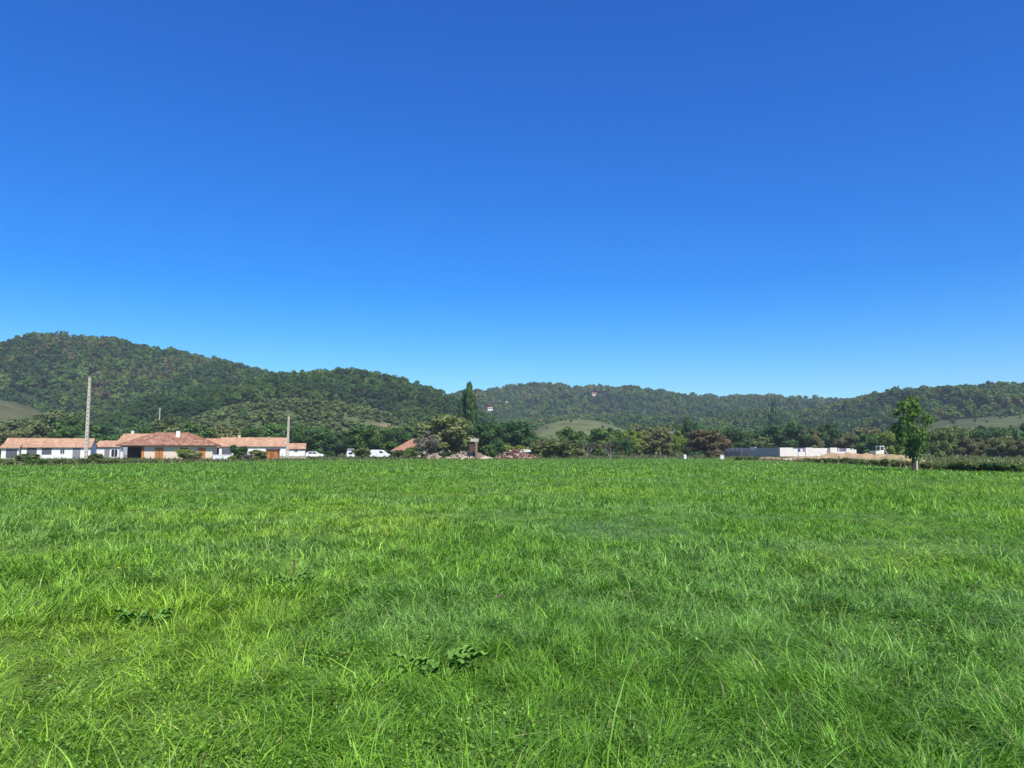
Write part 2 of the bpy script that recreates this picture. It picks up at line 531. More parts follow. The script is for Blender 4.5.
ground = link(bpy.data.objects.new("ground", np_mesh("ground", V2, F2, M['terrain'], t2.reshape(-1, 3))))
ground['kind'] = 'structure'
M['field'] = mat("field_soil", (0.045, 0.10, 0.018), 0.95, 0.3, 0.6, 0.1)
fm = MB(); fm.add([(x, y, 0.006) for x, y in FIELD], [tuple(range(len(FIELD)))[::-1]])
field = fm.build("field", M['field'])
if field.data.polygons[0].normal.z < 0: field.data.flip_normals()
field['kind'] = 'structure'

# ------------------------------------------------------------------ grass (one meadow, nobody could count it)
R = np.random.RandomState(11)
DOCKS = [(G(422, 680).x, G(422, 680).y, .13), (G(452, 677).x, G(452, 677).y, .18), (G(292, 590).x, G(292, 590).y, .15), (G(140, 630).x, G(140, 630).y, .12)]
def blades(N, dmin, dmax, power, hmean, wmean, k, seed, mask=None, palette=None, amax=0.64, lodge=1.0):
    r = np.random.RandomState(seed)
    u = r.rand(N)
    e = 2 - power
    d = (dmin ** e + u * (dmax ** e - dmin ** e)) ** (1 / e) if abs(e) > 1e-3 else dmin * (dmax / dmin) ** u
    az = (r.rand(N) * 2 - 1) * amax
    x = d * np.sin(az); y = d * np.cos(az)
    # tufting
    m = 0.35 + 1.0 * fbm(x / 0.35, y / 0.35, seed % 7, 2)
    keep = r.rand(N) < m
    keep &= (in_field(x, y) if mask is None else mask(x, y))
    if dmin < 12:
        for qx, qy, qr in DOCKS:
            keep &= ~(((x - qx) ** 2 + (y - qy) ** 2 < (qr * (0.6 + 0.8 * vnoise(x / .12, y / .12, 71))) ** 2) & (r.rand(N) < .88))
    x, y, d = x[keep], y[keep], d[keep]
    n = len(x)
    f1 = fbm(x / 6.0, y / 6.0, 2)           # broad patches
    f2 = fbm(x / 1.3, y / 1.3, 3)           # clumps
    f3 = vnoise(x / 0.33, y / 0.33, 5) + vnoise(x / 2.1, y / 2.1, 15)       # lean direction, tuft by tuft
    f5 = vnoise(x / 0.22, y / 0.22, 25)
    f4 = fbm(x / 3.3, y / 2.2, 8)           # lodged patches
    lod = np.clip((f4 - 0.60) * 6, 0, 1) * lodge
    phi = f3 * 3 * math.pi + r.randn(n) * 1.1
    sz = np.exp(r.randn(n) * 0.38) * (0.35 + 0.65 * f2 + 0.7 * f5)
    h = hmean * sz
    w = wmean * (0.6 + 0.8 * r.rand(n))
    lean = np.clip(0.45 + 0.6 * np.abs(r.randn(n)) + 0.7 * lod, 0, 1.9)
    T = np.linspace(0, 1, k + 1)
    ld = np.stack([np.cos(phi), np.sin(phi)], 1)
    psi = phi + math.pi / 2 + r.randn(n) * 0.5
    wd = np.stack([np.cos(psi), np.sin(psi)], 1)
    V = np.empty((n, k + 1, 2, 3), np.float32)
    up = np.cos(np.minimum(lean, 1.45))
    for a, t in enumerate(T):
        hor = h * (lean * t ** 1.8) * 0.9
        ver = h * (t * (1 - 0.55 * np.clip(lean, 0, 1.3) * t)) * (1 - 0.22 * lod)
        ver = np.maximum(ver, 0.01 + 0.02 * t)
        ww = w * (1 - t ** 2 * 0.92) * 0.5 if k > 1 else w * (1 - 0.75 * t) * 0.5
        for s_, sg in ((0, -1), (1, 1)):
            V[:, a, s_, 0] = x + ld[:, 0] * hor + sg * ww * wd[:, 0]
            V[:, a, s_, 1] = y + ld[:, 1] * hor + sg * ww * wd[:, 1]
            V[:, a, s_, 2] = ver + 0.012 * (t > 0) * 1
    V = V.reshape(-1, 3)
    base = (np.arange(n) * (k + 1) * 2)[:, None]
    F = np.concatenate([base + np.array([2 * a, 2 * a + 1, 2 * a + 3, 2 * a + 2])[None] for a in range(k)], 0)
    if palette is None:
        ca = np.array((0.155, 0.325, 0.030)); cb = np.array((0.310, 0.470, 0.045)); cc = np.array((0.200, 0.360, 0.088)); cdry = np.array((0.42, 0.42, 0.18))
    else:
        ca, cb, cc, cdry = [np.array(q) for q in palette]
    a1 = np.clip((f1 - 0.5) * 3.0 + 0.30 + 0.5 * lod + 0.35 * r.randn(n) * 0.5, 0, 1)[:, None] * np.clip(1.12 - d / 62, .35, 1)[:, None]
    col = ca * (1 - a1) + cb * a1
    b1 = np.clip((fbm(x / 2.7, y / 2.7, 14) - 0.5) * 4 + 0.15 + 0.3 * r.randn(n), 0, 1)[:, None] * 0.7
    col = col * (1 - b1) + cc * b1
    dry = (r.rand(n) < 0.010 * (1 + 3 * lod))[:, None]
    col = np.where(dry, cdry * (0.7 + 0.5 * r.rand(n)[:, None]), col)
    col = col * (0.62 + 0.76 * r.rand(n)[:, None]) * (0.75 + 0.5 * f5)[:, None]
    tintv = np.repeat(col, (k + 1) * 2, axis=0).astype(np.float32)
    return V, F, tintv

def leaflets(N, dmin, dmax, seed):
    """clover and small broad leaves between the blades"""
    r = np.random.RandomState(seed)
    d = dmin * (dmax / dmin) ** r.rand(N)
    az = (r.rand(N) * 2 - 1) * 0.64
    x = d * np.sin(az); y = d * np.cos(az)
    keep = (fbm(x / 1.1, y / 1.1, 61) > .50) & in_field(x, y)
    x, y = x[keep], y[keep]; n = len(x)
    z = 0.03 + 0.075 * r.rand(n)
    nr = np.stack([r.randn(n) * .5, r.randn(n) * .5 - .1, np.ones(n)], 1); nr /= np.linalg.norm(nr, axis=1)[:, None]
    a = np.cross(nr, r.randn(n, 3)); a /= np.linalg.norm(a, axis=1)[:, None]
    b = np.cross(nr, a)
    s_ = 0.006 + 0.008 * r.rand(n)
    V = np.empty((n, 5, 2, 3), np.float32)
    V = np.empty((n, 4, 3), np.float32)
    for k_, (u, v) in enumerate(((-1, 0), (0, -.75), (1.1, 0), (0, .75))):
        V[:, k_] = np.stack([x, y, z], 1) + a * (s_ * u)[:, None] + b * (s_ * v)[:, None]
    F = np.arange(n * 4).reshape(-1, 4)
    col = np.array((0.17, 0.32, 0.05)) * (0.6 + .8 * r.rand(n))[:, None]
    return V.reshape(-1, 3), F, np.repeat(col, 4, axis=0).astype(np.float32)

def merge_grass(name, sets, label, cat):
    Vs, Fs, Ts, o = [], [], [], 0
    for V, F, T in sets:
        Vs.append(V); Fs.append(F + o); Ts.append(T); o += len(V)
    me = np_mesh(name, np.concatenate(Vs), np.concatenate(Fs), M['grass'], np.concatenate(Ts))
    ob = link(bpy.data.objects.new(name, me))
    tag(ob, label, cat, kind='stuff')
    return ob

merge_grass("grass", [
    blades(450000, 2.2, 9.0, 2.0, 0.105, 0.0074, 4, 1, amax=0.93),
    blades(9000, 2.4, 9.5, 2.0, 0.20, 0.0075, 4, 6),
    leaflets(110000, 2.4, 14.0, 7),
    blades(400000, 8.0, 21, 2.1, 0.125, 0.014, 2, 2, amax=0.82),
    blades(370000, 18, 54, 2.1, 0.13, 0.027, 1, 3, amax=0.80),
    blades(270000, 48, 150, 2.0, 0.15, 0.075, 1, 4, amax=0.76),
], "long lush green meadow grass, partly flattened, filling the whole field", "grass")

# dry rough grass on the margins beyond the crop
def margin_mask(x, y):
    return ~in_field(x, y) & (y > 40) & (fbm(x / 9, y / 9, 17) > 0.32)
merge_grass("dry_grass", [
    blades(150000, 50, 290, 2.0, 0.42, 0.16, 1, 9, mask=margin_mask,
           palette=[(0.13, 0.17, 0.05), (0.27, 0.24, 0.11), (0.10, 0.14, 0.04), (0.40, 0.33, 0.18)], lodge=0.0),
], "dry yellowish rough grass on the margin beyond the green field", "grass")

# ------------------------------------------------------------------ tree crowns
def crown_arrays(seed, lobes, nleaf, leaf, inner=0.25, jit=0.6, spreadr=0.42):
    """lobes: list (x,y,z,r,rz) in a unit crown (height 1, width 1); leaf clumps on and inside the lobes"""
    r = np.random.RandomState(seed)
    L = np.array(lobes, float)
    wts = L[:, 3] * L[:, 4]; wts = wts / wts.sum()
    li = r.choice(len(L), nleaf, p=wts)
    d = r.randn(nleaf, 3); d /= np.linalg.norm(d, axis=1)[:, None]
    flip = (d[:, 2] < -0.2) & (r.rand(nleaf) < 0.5)
    d[flip, 2] *= -1
    inn = r.rand(nleaf) < inner
    rad = np.where(inn, 0.35 + 0.4 * r.rand(nleaf), 1.14 - spreadr * r.rand(nleaf))
    bump = 0.88 + 0.24 * np.sin(d[:, 0] * 6 + L[li, 0] * 30) * np.sin(d[:, 1] * 7 + 1.3 + L[li, 2] * 20) * np.sin(d[:, 2] * 6 + 2)
    rad = rad * bump
    p = L[li, :3] + d * np.stack([L[li, 3], L[li, 3], L[li, 4]], 1) * rad[:, None]
    nrm = d + r.randn(nleaf, 3) * jit
    nrm /= np.linalg.norm(nrm, axis=1)[:, None]
    a = np.cross(nrm, r.randn(nleaf, 3)); a /= np.linalg.norm(a, axis=1)[:, None]
    b = np.cross(nrm, a)
    s = leaf * (0.5 + 0.9 * r.rand(nleaf)) * np.where(inn, 1.6, 1.0)
    V = np.empty((nleaf, 4, 3))
    for k, (ca, cb) in enumerate(((-1, -0.35), (0.2, -0.8), (1, 0.3), (-0.25, 0.85))):
        V[:, k] = p + a * (s * ca * (0.7 + 0.6 * r.rand(nleaf)))[:, None] * 0.6 + b * (s * cb * (0.7 + 0.6 * r.rand(nleaf)))[:, None] * 0.6
    V[:, :, 2] = np.maximum(V[:, :, 2], 0.0)
    F = np.arange(nleaf * 4).reshape(-1, 4)
    return V.reshape(-1, 3), F

def round_lobes(seed, n=17, zlo=0.12, spread=0.36, r0=0.155, flat=1.0):
    r = random.Random(seed)
    out = [(0, 0, 0.52, 0.30, 0.32)]
    for i in range(n):
        a = i * 2.4 + r.uniform(-.4, .4)
        z = zlo + (0.86 - zlo) * ((i + 0.5) / n) + r.uniform(-.05, .05)
        sp = spread * math.sqrt(max(0.08, 1 - ((z - 0.42) / 0.5) ** 2)) * r.uniform(.7, 1.1)
        rr = r0 * r.uniform(.6, 1.35)
        out.append((sp * math.cos(a), sp * math.sin(a), min(z, 1 - rr * 0.9), rr, rr * r.uniform(.7, .95) * flat))
    return out
def column_lobes(seed, n=12, wid=0.36):
    r = random.Random(seed)
    out = []
    for i in range(n):
        t = (i + 0.5) / n
        rr = wid * (0.62 + 0.42 * math.sin(math.pi * min(1, 0.1 + t * 0.8)) ** 0.8) * (1 - 0.45 * t ** 3)
        out.append((r.uniform(-.12, .12), r.uniform(-.12, .12), 0.06 + t * 0.86, rr, 0.10 + 0.03 * r.random()))
    return out
def bush_lobes(seed, n=14):
    r = random.Random(seed)
    out = [(0, 0, 0.4, 0.35, 0.4)]
    for i in range(n):
        a = i * 2.4 + r.uniform(-.4, .4)
        rr = r.uniform(.11, .22)
        sp = r.uniform(.12, .38)
        out.append((sp * math.cos(a), sp * math.sin(a), r.uniform(.15, .72), rr, rr * 1.1))
    return out

def twig_crown(seed, m, n=5):
    """bare branch crown as curved tubes, unit size"""
    r = random.Random(seed)
    mb = MB()
    def grow(p, d, L, rad, lv):
        if lv == 0: return
        q = p
        for s in range(2):
            d2 = (d + Vector((r.uniform(-.25, .25), r.uniform(-.25, .25), r.uniform(-.05, .15)))).normalized()
            q2 = q + d2 * L / 2
            mb.tube(q, q2, rad, rad * 0.75, 4)
            q, rad, d = q2, rad * 0.75, d2
        for k in range(3 if lv > 1 else 0):
            a = r.uniform(0, 6.28)
            nd = (d + Vector((math.cos(a), math.sin(a), r.uniform(-.1, .4))) * 0.8).normalized()
            grow(q, nd, L * 0.72, rad * 0.7, lv - 1)
    for i in range(n):
        a = i * 6.28 / n + r.random()
        grow(Vector((0, 0, 0.12)), Vector((math.cos(a) * .6, math.sin(a) * .6, 0.8)).normalized(), 0.27, 0.012, 4)
    return mb.mesh("crown", m)

def trunk_mesh(seed, lobes, m, r0=0.035, fork=0.28, lean=0.02):
    r = random.Random(seed)
    mb = MB()
    f = Vector((lean, 0, fork))
    mb.tube((0, 0, -0.02), (lean * .5, 0, fork * .5), r0 * 1.25, r0, 8)
    mb.tube((lean * .5, 0, fork * .5), f, r0, r0 * 0.85, 8)
    for (x, y, z, rr, rz) in lobes[:8]:
        mid = f.lerp(Vector((x, y, z)), 0.5) + Vector((0, 0, 0.03))
        mb.tube(f, mid, r0 * 0.5, r0 * 0.3, 5)
        mb.tube(mid, (x, y, z), r0 * 0.3, r0 * 0.1, 5)
    return mb.mesh("trunk", m)

PROTO = {}
def make_protos():
    for i in range(6):
        lb = round_lobes(100 + i)
        PROTO['round', i] = (np_mesh("crown", *crown_arrays(i, lb, 5200, 0.046), M['leaf']), trunk_mesh(i, lb, M['bark']))
    for i in range(3):
        lb = round_lobes(200 + i, 15, 0.10, 0.34, 0.15)
        PROTO['loose', i] = (np_mesh("crown", *crown_arrays(20 + i, lb, 3200, 0.042, 0.12), M['leaf']), trunk_mesh(20 + i, lb, M['bark_pale'], 0.028))
    for i in range(3):
        lb = column_lobes(300 + i)
        PROTO['column', i] = (np_mesh("crown", *crown_arrays(40 + i, lb, 4200, 0.07), M['leaf']), trunk_mesh(40 + i, lb, M['bark'], 0.05, 0.1))
    for i in range(5):
        lb = bush_lobes(400 + i)
        PROTO['bush', i] = (np_mesh("crown", *crown_arrays(60 + i, lb, 2600, 0.06), M['leaf']), trunk_mesh(60 + i, lb, M['bark'], 0.03, 0.12))
    for i in range(2):
        PROTO['bare', i] = (twig_crown(i, M['bark_pale']), trunk_mesh(80 + i, [(0, 0, .15, .1, .1)], M['bark_pale'], 0.02, 0.14))
make_protos()

GREEN = {
    'dark': (0.054, 0.110, 0.026), 'mid': (0.082, 0.150, 0.032), 'olive': (0.11, 0.145, 0.045), 'pale': (0.15, 0.175, 0.065),
    'yellow': (0.15, 0.21, 0.03), 'brown': (0.12, 0.122, 0.048), 'rust': (0.135, 0.105, 0.05), 'blue': (0.038, 0.075, 0.035),
    'grey': (0.16, 0.15, 0.10), 'walnut': (0.15, 0.165, 0.058), 'deep': (0.042, 0.088, 0.025),
}
def tree(name, label, cat, form, loc, height, width, colour, group=None, variant=None, rz=None, cr=None):
    v = variant if variant is not None else rnd.randrange(sum(1 for k in PROTO if k[0] == form))
    cm_, tm_ = PROTO[form, v]
    e = empty(name, loc, rz if rz is not None else rnd.uniform(0, 6.28))
    e.scale = (width, width, height)
    c = bpy.data.objects.new("crown", cm_); c.parent = e; link(c)
    t = bpy.data.objects.new("trunk", tm_); t.parent = e; link(t)
    col = GREEN[colour] if isinstance(colour, str) else colour
    j = rnd.uniform(.88, 1.12)
    j *= 1.28 if isinstance(colour, str) else 1.0
    c.color = (col[0] * j * rnd.uniform(.93, 1.07), col[1] * j, col[2] * j * rnd.uniform(.9, 1.1), 1)
    tag(e, label, cat, group)
    return e

def ptree(name, label, cat, form, px, top, wpx, Y, colour, group=None, zbase=0.0, **k):
    """a tree by its photo column, top and width at depth Y"""
    p = P(px, top, Y)
    h = p.z - zbase
    w = wpx * Y / F_PX * (1.0 if form == 'bare' else 1.12)
    return tree(name, label, cat, form, (p.x, Y, zbase), h, w, colour, group, **k)

# ------------------------------------------------------------------ houses
def opening(parent, kind, xl, w, z0, z1, yf, m=None, n_leaf=2):
    """a window, door or shutter set in the front wall at local x, front face yf (facing -y)"""
    if kind == 'window':
        f = MB()
        t = 0.07
        f.box(xl, xl + w, yf - 0.05, yf + 0.02, z1 - t, z1); f.box(xl, xl + w, yf - 0.05, yf + 0.02, z0, z0 + t)
        f.box(xl, xl + t, yf - 0.05, yf + 0.02, z0 + t, z1 - t); f.box(xl + w - t, xl + w, yf - 0.05, yf + 0.02, z0 + t, z1 - t)
        f.box(xl + w / 2 - t / 2, xl + w / 2 + t / 2, yf - 0.045, yf + 0.02, z0 + t, z1 - t)
        o = f.build("window", M['frame'], parent)
        g = MB().box(xl + t, xl + w - t, yf - 0.015, yf + 0.015, z0 + t, z1 - t).build("pane", M['glass'], o)
        return o
    if kind in ('roller', 'garage_door'):
        b = MB()
        n = max(3, int((z1 - z0) / 0.2))
        for i in range(n):
            a0 = z0 + (z1 - z0) * i / n
            a1 = z0 + (z1 - z0) * (i + 1) / n
            b.prism([(yf - 0.03, a0), (yf - 0.05, (a0 + a1) / 2), (yf - 0.03, a1 - 0.01), (yf + 0.02, a1 - 0.01), (yf + 0.02, a0)], xl, xl + w, 'x')
        return b.build("shutter" if kind == 'roller' else "garage_door", m or M['slate_door'], parent)
    if kind == 'door':
        b = MB().box(xl, xl + w, yf - 0.05, yf + 0.02, z0, z1)
        b.box(xl + .12, xl + w - .12, yf - 0.07, yf - 0.04, z0 + .2, (z0 + z1) / 2 - .1)
        b.box(xl + .12, xl + w - .12, yf - 0.07, yf - 0.04, (z0 + z1) / 2 + .1, z1 - .15)
        o = b.build("door", m or M['brown_wood'], parent)
        MB().box(xl + w - .12, xl + w - .06, yf - 0.12, yf - 0.05, (z0 + z1) / 2 - .06, (z0 + z1) / 2 + .06).build("handle", M['metal_grey'], o)
        return o
    if kind == 'shutters':      # two wooden shutters and the opening between
        q = w * 0.46
        MB().box(xl + q, xl + w - q, yf - 0.02, yf + 0.02, z0, z1).build("window", M['glass'], parent)
        for a, bb in ((xl, xl + q), (xl + w - q, xl + w)):
            b = MB().box(a, bb - 0.02, yf - 0.08, yf - 0.03, z0, z1)
            for zz in (z0 + .15, z1 - .2):
                b.box(a + .03, bb - .05, yf - 0.10, yf - 0.075, zz, zz + .07)
            b.build("shutter", m or M['brown_wood'], parent)

def gable_house(name, label, loc, rz, L, D, eave, ridge, wallm, roofm, ov=0.5, ops=(), chim=(), category="house"):
    e = empty(name, loc, rz)
    tag(e, label, category)
    w = MB()
    th = 0.14
    w.prism([(-D / 2, -0.3), (D / 2, -0.3), (D / 2, eave - th), (0, ridge - th - 0.02), (-D / 2, eave - th)], -L / 2, L / 2, 'x')
    w.build("wall", wallm, e)
    sl = (ridge - eave) / (D / 2)
    r = MB()
    ze = eave - sl * ov
    for sg in (-1, 1):
        r.prism([(sg * (D / 2 + ov), ze), (0, ridge), (0, ridge - th), (sg * (D / 2 + ov), ze - th)][::sg], -L / 2 - ov * .7, L / 2 + ov * .7, 'x')
    rf = r.build("roof", roofm, e)
    rt = MB(); rt.tube((-L / 2 - ov * .7, 0, ridge), (L / 2 + ov * .7, 0, ridge), 0.11, 0.11, 8)
    rt.build("ridge_tile", roofm, rf)
    gt = MB().box(-L / 2 - ov * .6, L / 2 + ov * .6, -D / 2 - ov - 0.12, -D / 2 - ov - 0.012, ze - th - 0.02, ze - 0.03)
    gt.build("gutter", M['tar'], rf)
    for (cx, cy, cw, top) in chim:
        c = MB().box(cx - cw / 2, cx + cw / 2, cy - cw / 2, cy + cw / 2, eave, top)
        c.box(cx - cw / 2 - .06, cx + cw / 2 + .06, cy - cw / 2 - .06, cy + cw / 2 + .06, top - .15, top)
        c.build("chimney", M['render_white'], rf)
    for op in ops:
        opening(e, op[0], op[1], op[2], op[3], op[4], -D / 2, op[5] if len(op) > 5 else None)
    return e

def hip_house(name, label, loc, rz, L, D, eave, ridge, rlen, wallm, roofm, ov=0.9):
    e = empty(name, loc, rz)
    tag(e, label, "house")
    return e

def bar(mb, a, b, r): mb.tube(a, b, r, r, 6)

# photo px -> local x on a front wall at depth Y of a building centred at pc
def lx(px, pc, Y): return (px - pc) * Y / F_PX

# 1 long white bungalow by the pole, turned so that its near end is closer
Y1 = 150; pc = 48; K1 = .83
s = Y1 / F_PX * K1
def l1(px): return (px - pc) * s
b1 = gable_house("bungalow", "long low white bungalow with pale pink roof and grey roller shutters", (-91.6, 148.7, 0), math.radians(20), 14.9, 6.6, Z(446.8, 146), Z(438.6, 148.5), M['render_white'], M['tiles_pink'], 0.2,
    ops=[('roller', l1(27.5), 10 * s, 0.9, 2.15, M['slate_door']),
         ('roller', l1(42.5), 10 * s, 0.9, 2.15, M['slate_door']), ('window', l1(61), 5 * s, 1.0, 2.1),
         ('roller', l1(74), 8 * s, 0.1, 2.15, M['grey_shutter'])], chim=[])
# projecting bay of it
bay = MB()
bay.prism([(-3.3 - 1.0, 0), (-3.3 - .01, 0), (-3.3 - .01, 2.35), (-3.3 - 1.0, 2.25)], l1(4), l1(21), 'x')
bay.build("bay_wall", M['render_white'], b1)
br_ = MB()
br_.prism([(-3.3 - 1.45, 2.28), (-3.3 + 0.5, 2.98), (-3.3 + 0.5, 2.86), (-3.3 - 1.45, 2.14)], l1(2.6), l1(22.5), 'x')
br_.build("bay_roof", M['tiles_pink'], b1)
opening(b1, 'roller', l1(8.5), 11 * s, 0.3, 1.95, -4.3, M['slate_door'])

# 2 low white house beside it
Y2 = 160; pc = 105
s = Y2 / F_PX
gable_house("cottage", "small white house with low roof and grey door between bungalow and hipped house", (X(pc, Y2), Y2 + 3, 0), math.radians(2), 26 * s, 6, Z(446.5, Y2), Z(441, Y2 + 3), M['render_white'], M['tiles_pink'], 0.2,
    ops=[('door', lx(104, pc, Y2), 5 * s, 0.05, 2.1, M['grey_shutter']), ('window', lx(110.5, pc, Y2), 6.5 * s, 0.3, 2.0)])
# 3 house behind with chimney
Y3 = 185; pc = 131
s = Y3 / F_PX
gable_house("back_house", "pale house with pink roof showing behind the hipped roof house", (X(pc, Y3), Y3 + 3.5, 0), math.radians(4), 27 * s, 7, Z(441, Y3), Z(434, Y3 + 3.5), M['render_cream'], M['tiles_pink'], 0.5,
    ops=[('window', -1.5, 1.2, 1.0, 2.2)], chim=[(lx(124.5, pc, Y3), 0.3, 0.55, Z(430.8, Y3 + 3.5))])

# 4 hipped house with porch
Y4 = 143
s = Y4 / F_PX
pc = 167
D4 = 9.0
h4 = empty("hipped_house", (-68.3, 149.6, 0), math.radians(15))
tag(h4, "cream house under a weathered red hipped roof, wooden shutters and a shady porch", "house")
L4 = 17.6
ev, rg = Z(445, 145), Z(433, 149.5)
ov = 0.75
x0, x1 = -L4 / 2, L4 / 2
th = .16
sl = (rg - ev) / (D4 / 2)
# walls: main body right of the porch, L shaped around it
porch_x = ((142 - pc) * .18)
w = MB()
w.box(porch_x, x1 - .5, -D4 / 2 + ov, D4 / 2 - ov, -0.2, ev - .05)
w.build("wall", M['render_cream'], h4)
w = MB()
w.box(x0 + .6, porch_x, 1.6, D4 / 2 - ov, -0.2, ev - .05)
w.build("porch_wall", M['dark_timber'], h4)  # dark colour stands in for the deep shade inside the porch
yF = -D4 / 2 + ov
w = MB().box(x0 + .6, x0 + .95, yF, yF + .35, 0, ev - .2); w.build("porch_post", M['render_white'], h4)
w = MB().box(porch_x - .05, porch_x + .42, yF - .06, yF + .3, 0, ev - .2); w.build("porch_post", M['orange_wood'], h4)
w = MB().box(x0 + .5, porch_x, yF + .02, yF + .28, ev - .42, ev - .12); w.build("porch_beam", M['brown_wood'], h4)
rr_l, rr_r = ((151 - pc) * .18), ((186 - pc) * .18)
rm = MB()
zo = 0.0
A = [(x0 - .1, -D4 / 2, ev), (x1 + .1, -D4 / 2, ev), (x1 + .1, D4 / 2, ev), (x0 - .1, D4 / 2, ev)]
Bp = [(rr_l, 0, rg), (rr_r, 0, rg)]
low = [(a, b, c - th) for a, b, c in A]
rm.add(A + Bp + low, [(0, 1, 5, 4), (1, 2, 5), (2, 3, 4, 5), (3, 0, 4), (1, 0, 6, 7), (2, 1, 7, 8), (3, 2, 8, 9), (0, 3, 9, 6), (6, 9, 8, 7)])
rf4 = rm.build("roof", M['tiles_old'], h4)
rt = MB()
rt.tube(Bp[0], Bp[1], .12, .12, 8)
for q, bq in ((0, 0), (1, 1), (2, 1), (3, 0)): rt.tube(A[q], Bp[bq], .1, .1, 6)
rt.build("ridge_tile", M['tiles_old'], rf4)
MB().box(x0 - .1, x1 + .1, -D4 / 2 - .13, -D4 / 2 - .01, ev - th - .04, ev - .04).build("gutter", M['tar'], rf4)
cx = ((175.5 - pc) * .18)
MB().box(cx - .35, cx + .35, -1.6, -.9, ev + .3, Z(431, 148)).build("chimney", M['render_white'], rf4)
for a, ww in ((155, 8.5), (180, 8), (198, 8)):
    opening(h4, 'shutters', ((a - pc) * .18), ww * .18, 0.1 if a != 180 else 0.6, 2.25, yF, M['brown_wood'] if a == 180 else M['orange_wood'])
tb = MB().box(((123 - pc) * .18), ((133 - pc) * .18), yF + 1.5, yF + 2.6, .7, .78)
for a in (123.5, 132.3):
    for dy in (1.55, 2.45):
        tb.box(((a - pc) * .18), ((a - pc) * .18) + .08, yF + dy, yF + dy + .08, 0, .7)
t_o = tb.build("garden_table", M['dark_timber']); t_o.location = h4.location; t_o.rotation_euler = h4.rotation_euler
tag(t_o, "dark wooden garden table in the shade of the porch", "table")

# 5 low link with orange roof, 6 long pink house, 7 annex
Y5 = 172; pc = 211
s = Y5 / F_PX
car5 = empty("carport", (X(pc, Y5), Y5 + 3, 0), 0)
tag(car5, "open dark carport with bright orange tiled roof beside the hipped house", "carport")
MB().box(-3.2, -2.9, -3, 3, 0, 2.6).build("wall", M['render_white'], car5)
MB().box(-2.9, 2.4, 2.7, 3, 0, 2.6).build("back_wall", M['dark_timber'], car5)
for px_ in (213, 218.5):
    MB().box(lx(px_, pc, Y5), lx(px_, pc, Y5) + .2, -3, -2.8, 0, 2.6).build("post", M['dark_timber'], car5)
z5e, z5r = Z(447, Y5), Z(438.5, Y5 + 3)
rm = MB().prism([(-3.4, z5e), (0, z5r), (3.4, z5e), (3.4, z5e - .15), (0, z5r - .15), (-3.4, z5e - .15)], -3.3, 2.9, 'x')
rm.build("roof", M['tiles_orange'], car5)

Y6 = 172; pc = 253
s = Y6 / F_PX * .93
gable_house("long_house", "long white house with pale pink roof, chimney and wide grey garage door", (-60.5, 175.6, 0), math.radians(14), 14.5, 8, Z(446, Y6), Z(437.8, Y6 + 4), M['render_white'], M['tiles_pink'], 0.2,
    ops=[('garage_door', ((222 - pc) * s), 10 * s, 0.1, 2.15, M['slate_door']), ('roller', ((267 - pc) * s), 12 * s, 0.5, 2.1, M['grey_shutter']), ('window', ((242 - pc) * s), 6 * s, .9, 2.1)],
    chim=[(((237 - pc) * s), .4, .5, Z(435.6, Y6 + 4))])
Y7 = 176; pc = 295
s = Y7 / F_PX
gable_house("annex", "small white annex with pink roof and one little window by the slender pole", (-51.8, 179.4, 0), math.radians(14), 4.4, 6, Z(448.5, Y7), Z(443.6, Y7 + 3), M['render_white'], M['tiles_pink'], 0.2,
    ops=[('window', lx(293.5, pc, Y7), 1.8 * s * 2, 1.3, 2.0)])
# brown wooden shed in the garden
Y8 = 140; pc = 273
s = Y8 / F_PX
sh = empty("garden_shed", (X(pc, Y8 + 1), Y8 + 1, 0), 0.1)
tag(sh, "small orange brown wooden garden shed in front of the long house", "shed")
MB().box(-1.05, 1.05, -.9, .9, 0, 1.75).build("wall", M['orange_wood'], sh)
MB().prism([(-1.1, 1.75), (1.1, 1.75), (1.1, 1.83), (0, 2.1), (-1.1, 1.83)], -1.2, 1.2, 'x').build("roof", M['dark_timber'], sh)
opening(sh, 'door', -.35, .7, 0, 1.6, -.9, M['brown_wood'])
# low white garden wall
gw = MB()
gw.box(X(213, 138), X(240, 138), 138, 138.2, 0, 0.85)
gw.box(X(213, 138) - .05, X(240, 138) + .05, 137.95, 138.25, .85, .93)
g_ = gw.build("garden_wall", M['white_panel'])
tag(g_, "low white garden wall in front of the grey garage door", "wall")
gw = MB()
gw.box(X(278, 150), X(306, 150), 150, 150.2, 0, 0.5)
gw.box(X(278, 150) - .05, X(306, 150) + .05, 149.95, 150.25, .5, .56)
g_ = gw.build("garden_wall", M['rubble_pale'])
tag(g_, "low beige garden wall in front of the small annex", "wall")

# 8 farmhouse half hidden by the walnut tree (roof slopes down towards the village)
Y9 = 185
fh = empty("farmhouse", (X(417, Y9), Y9 + 5, 0), math.radians(116))
tag(fh, "old farmhouse with steep orange roof half hidden behind the big walnut tree", "house")
e9, r9 = Z(449.5, Y9 + 2), Z(438, Y9 + 4)
MB().prism([(-5.4, 0), (5.4, 0), (5.4, e9), (0, r9 - .2), (-5.4, e9)], -5, 5, 'x').build("wall", M['render_cream'], fh)
rm = MB()
slp = (r9 - e9) / 5.4
for sg in (-1, 1):
    rm.prism([(sg * 6.1, e9 - .7 * slp), (0, r9), (0, r9 - .26), (sg * 6.1, e9 - .7 * slp - .26)][::sg], -6.0, 5.5, 'x')
rf9 = rm.build("roof", M['tiles_orange'], fh)
opening(fh, 'window', -1.0, 1.0, 1.0, 2.1, -5.4)
opening(fh, 'door', 1.8, 1.0, 0.0, 2.1, -5.4)

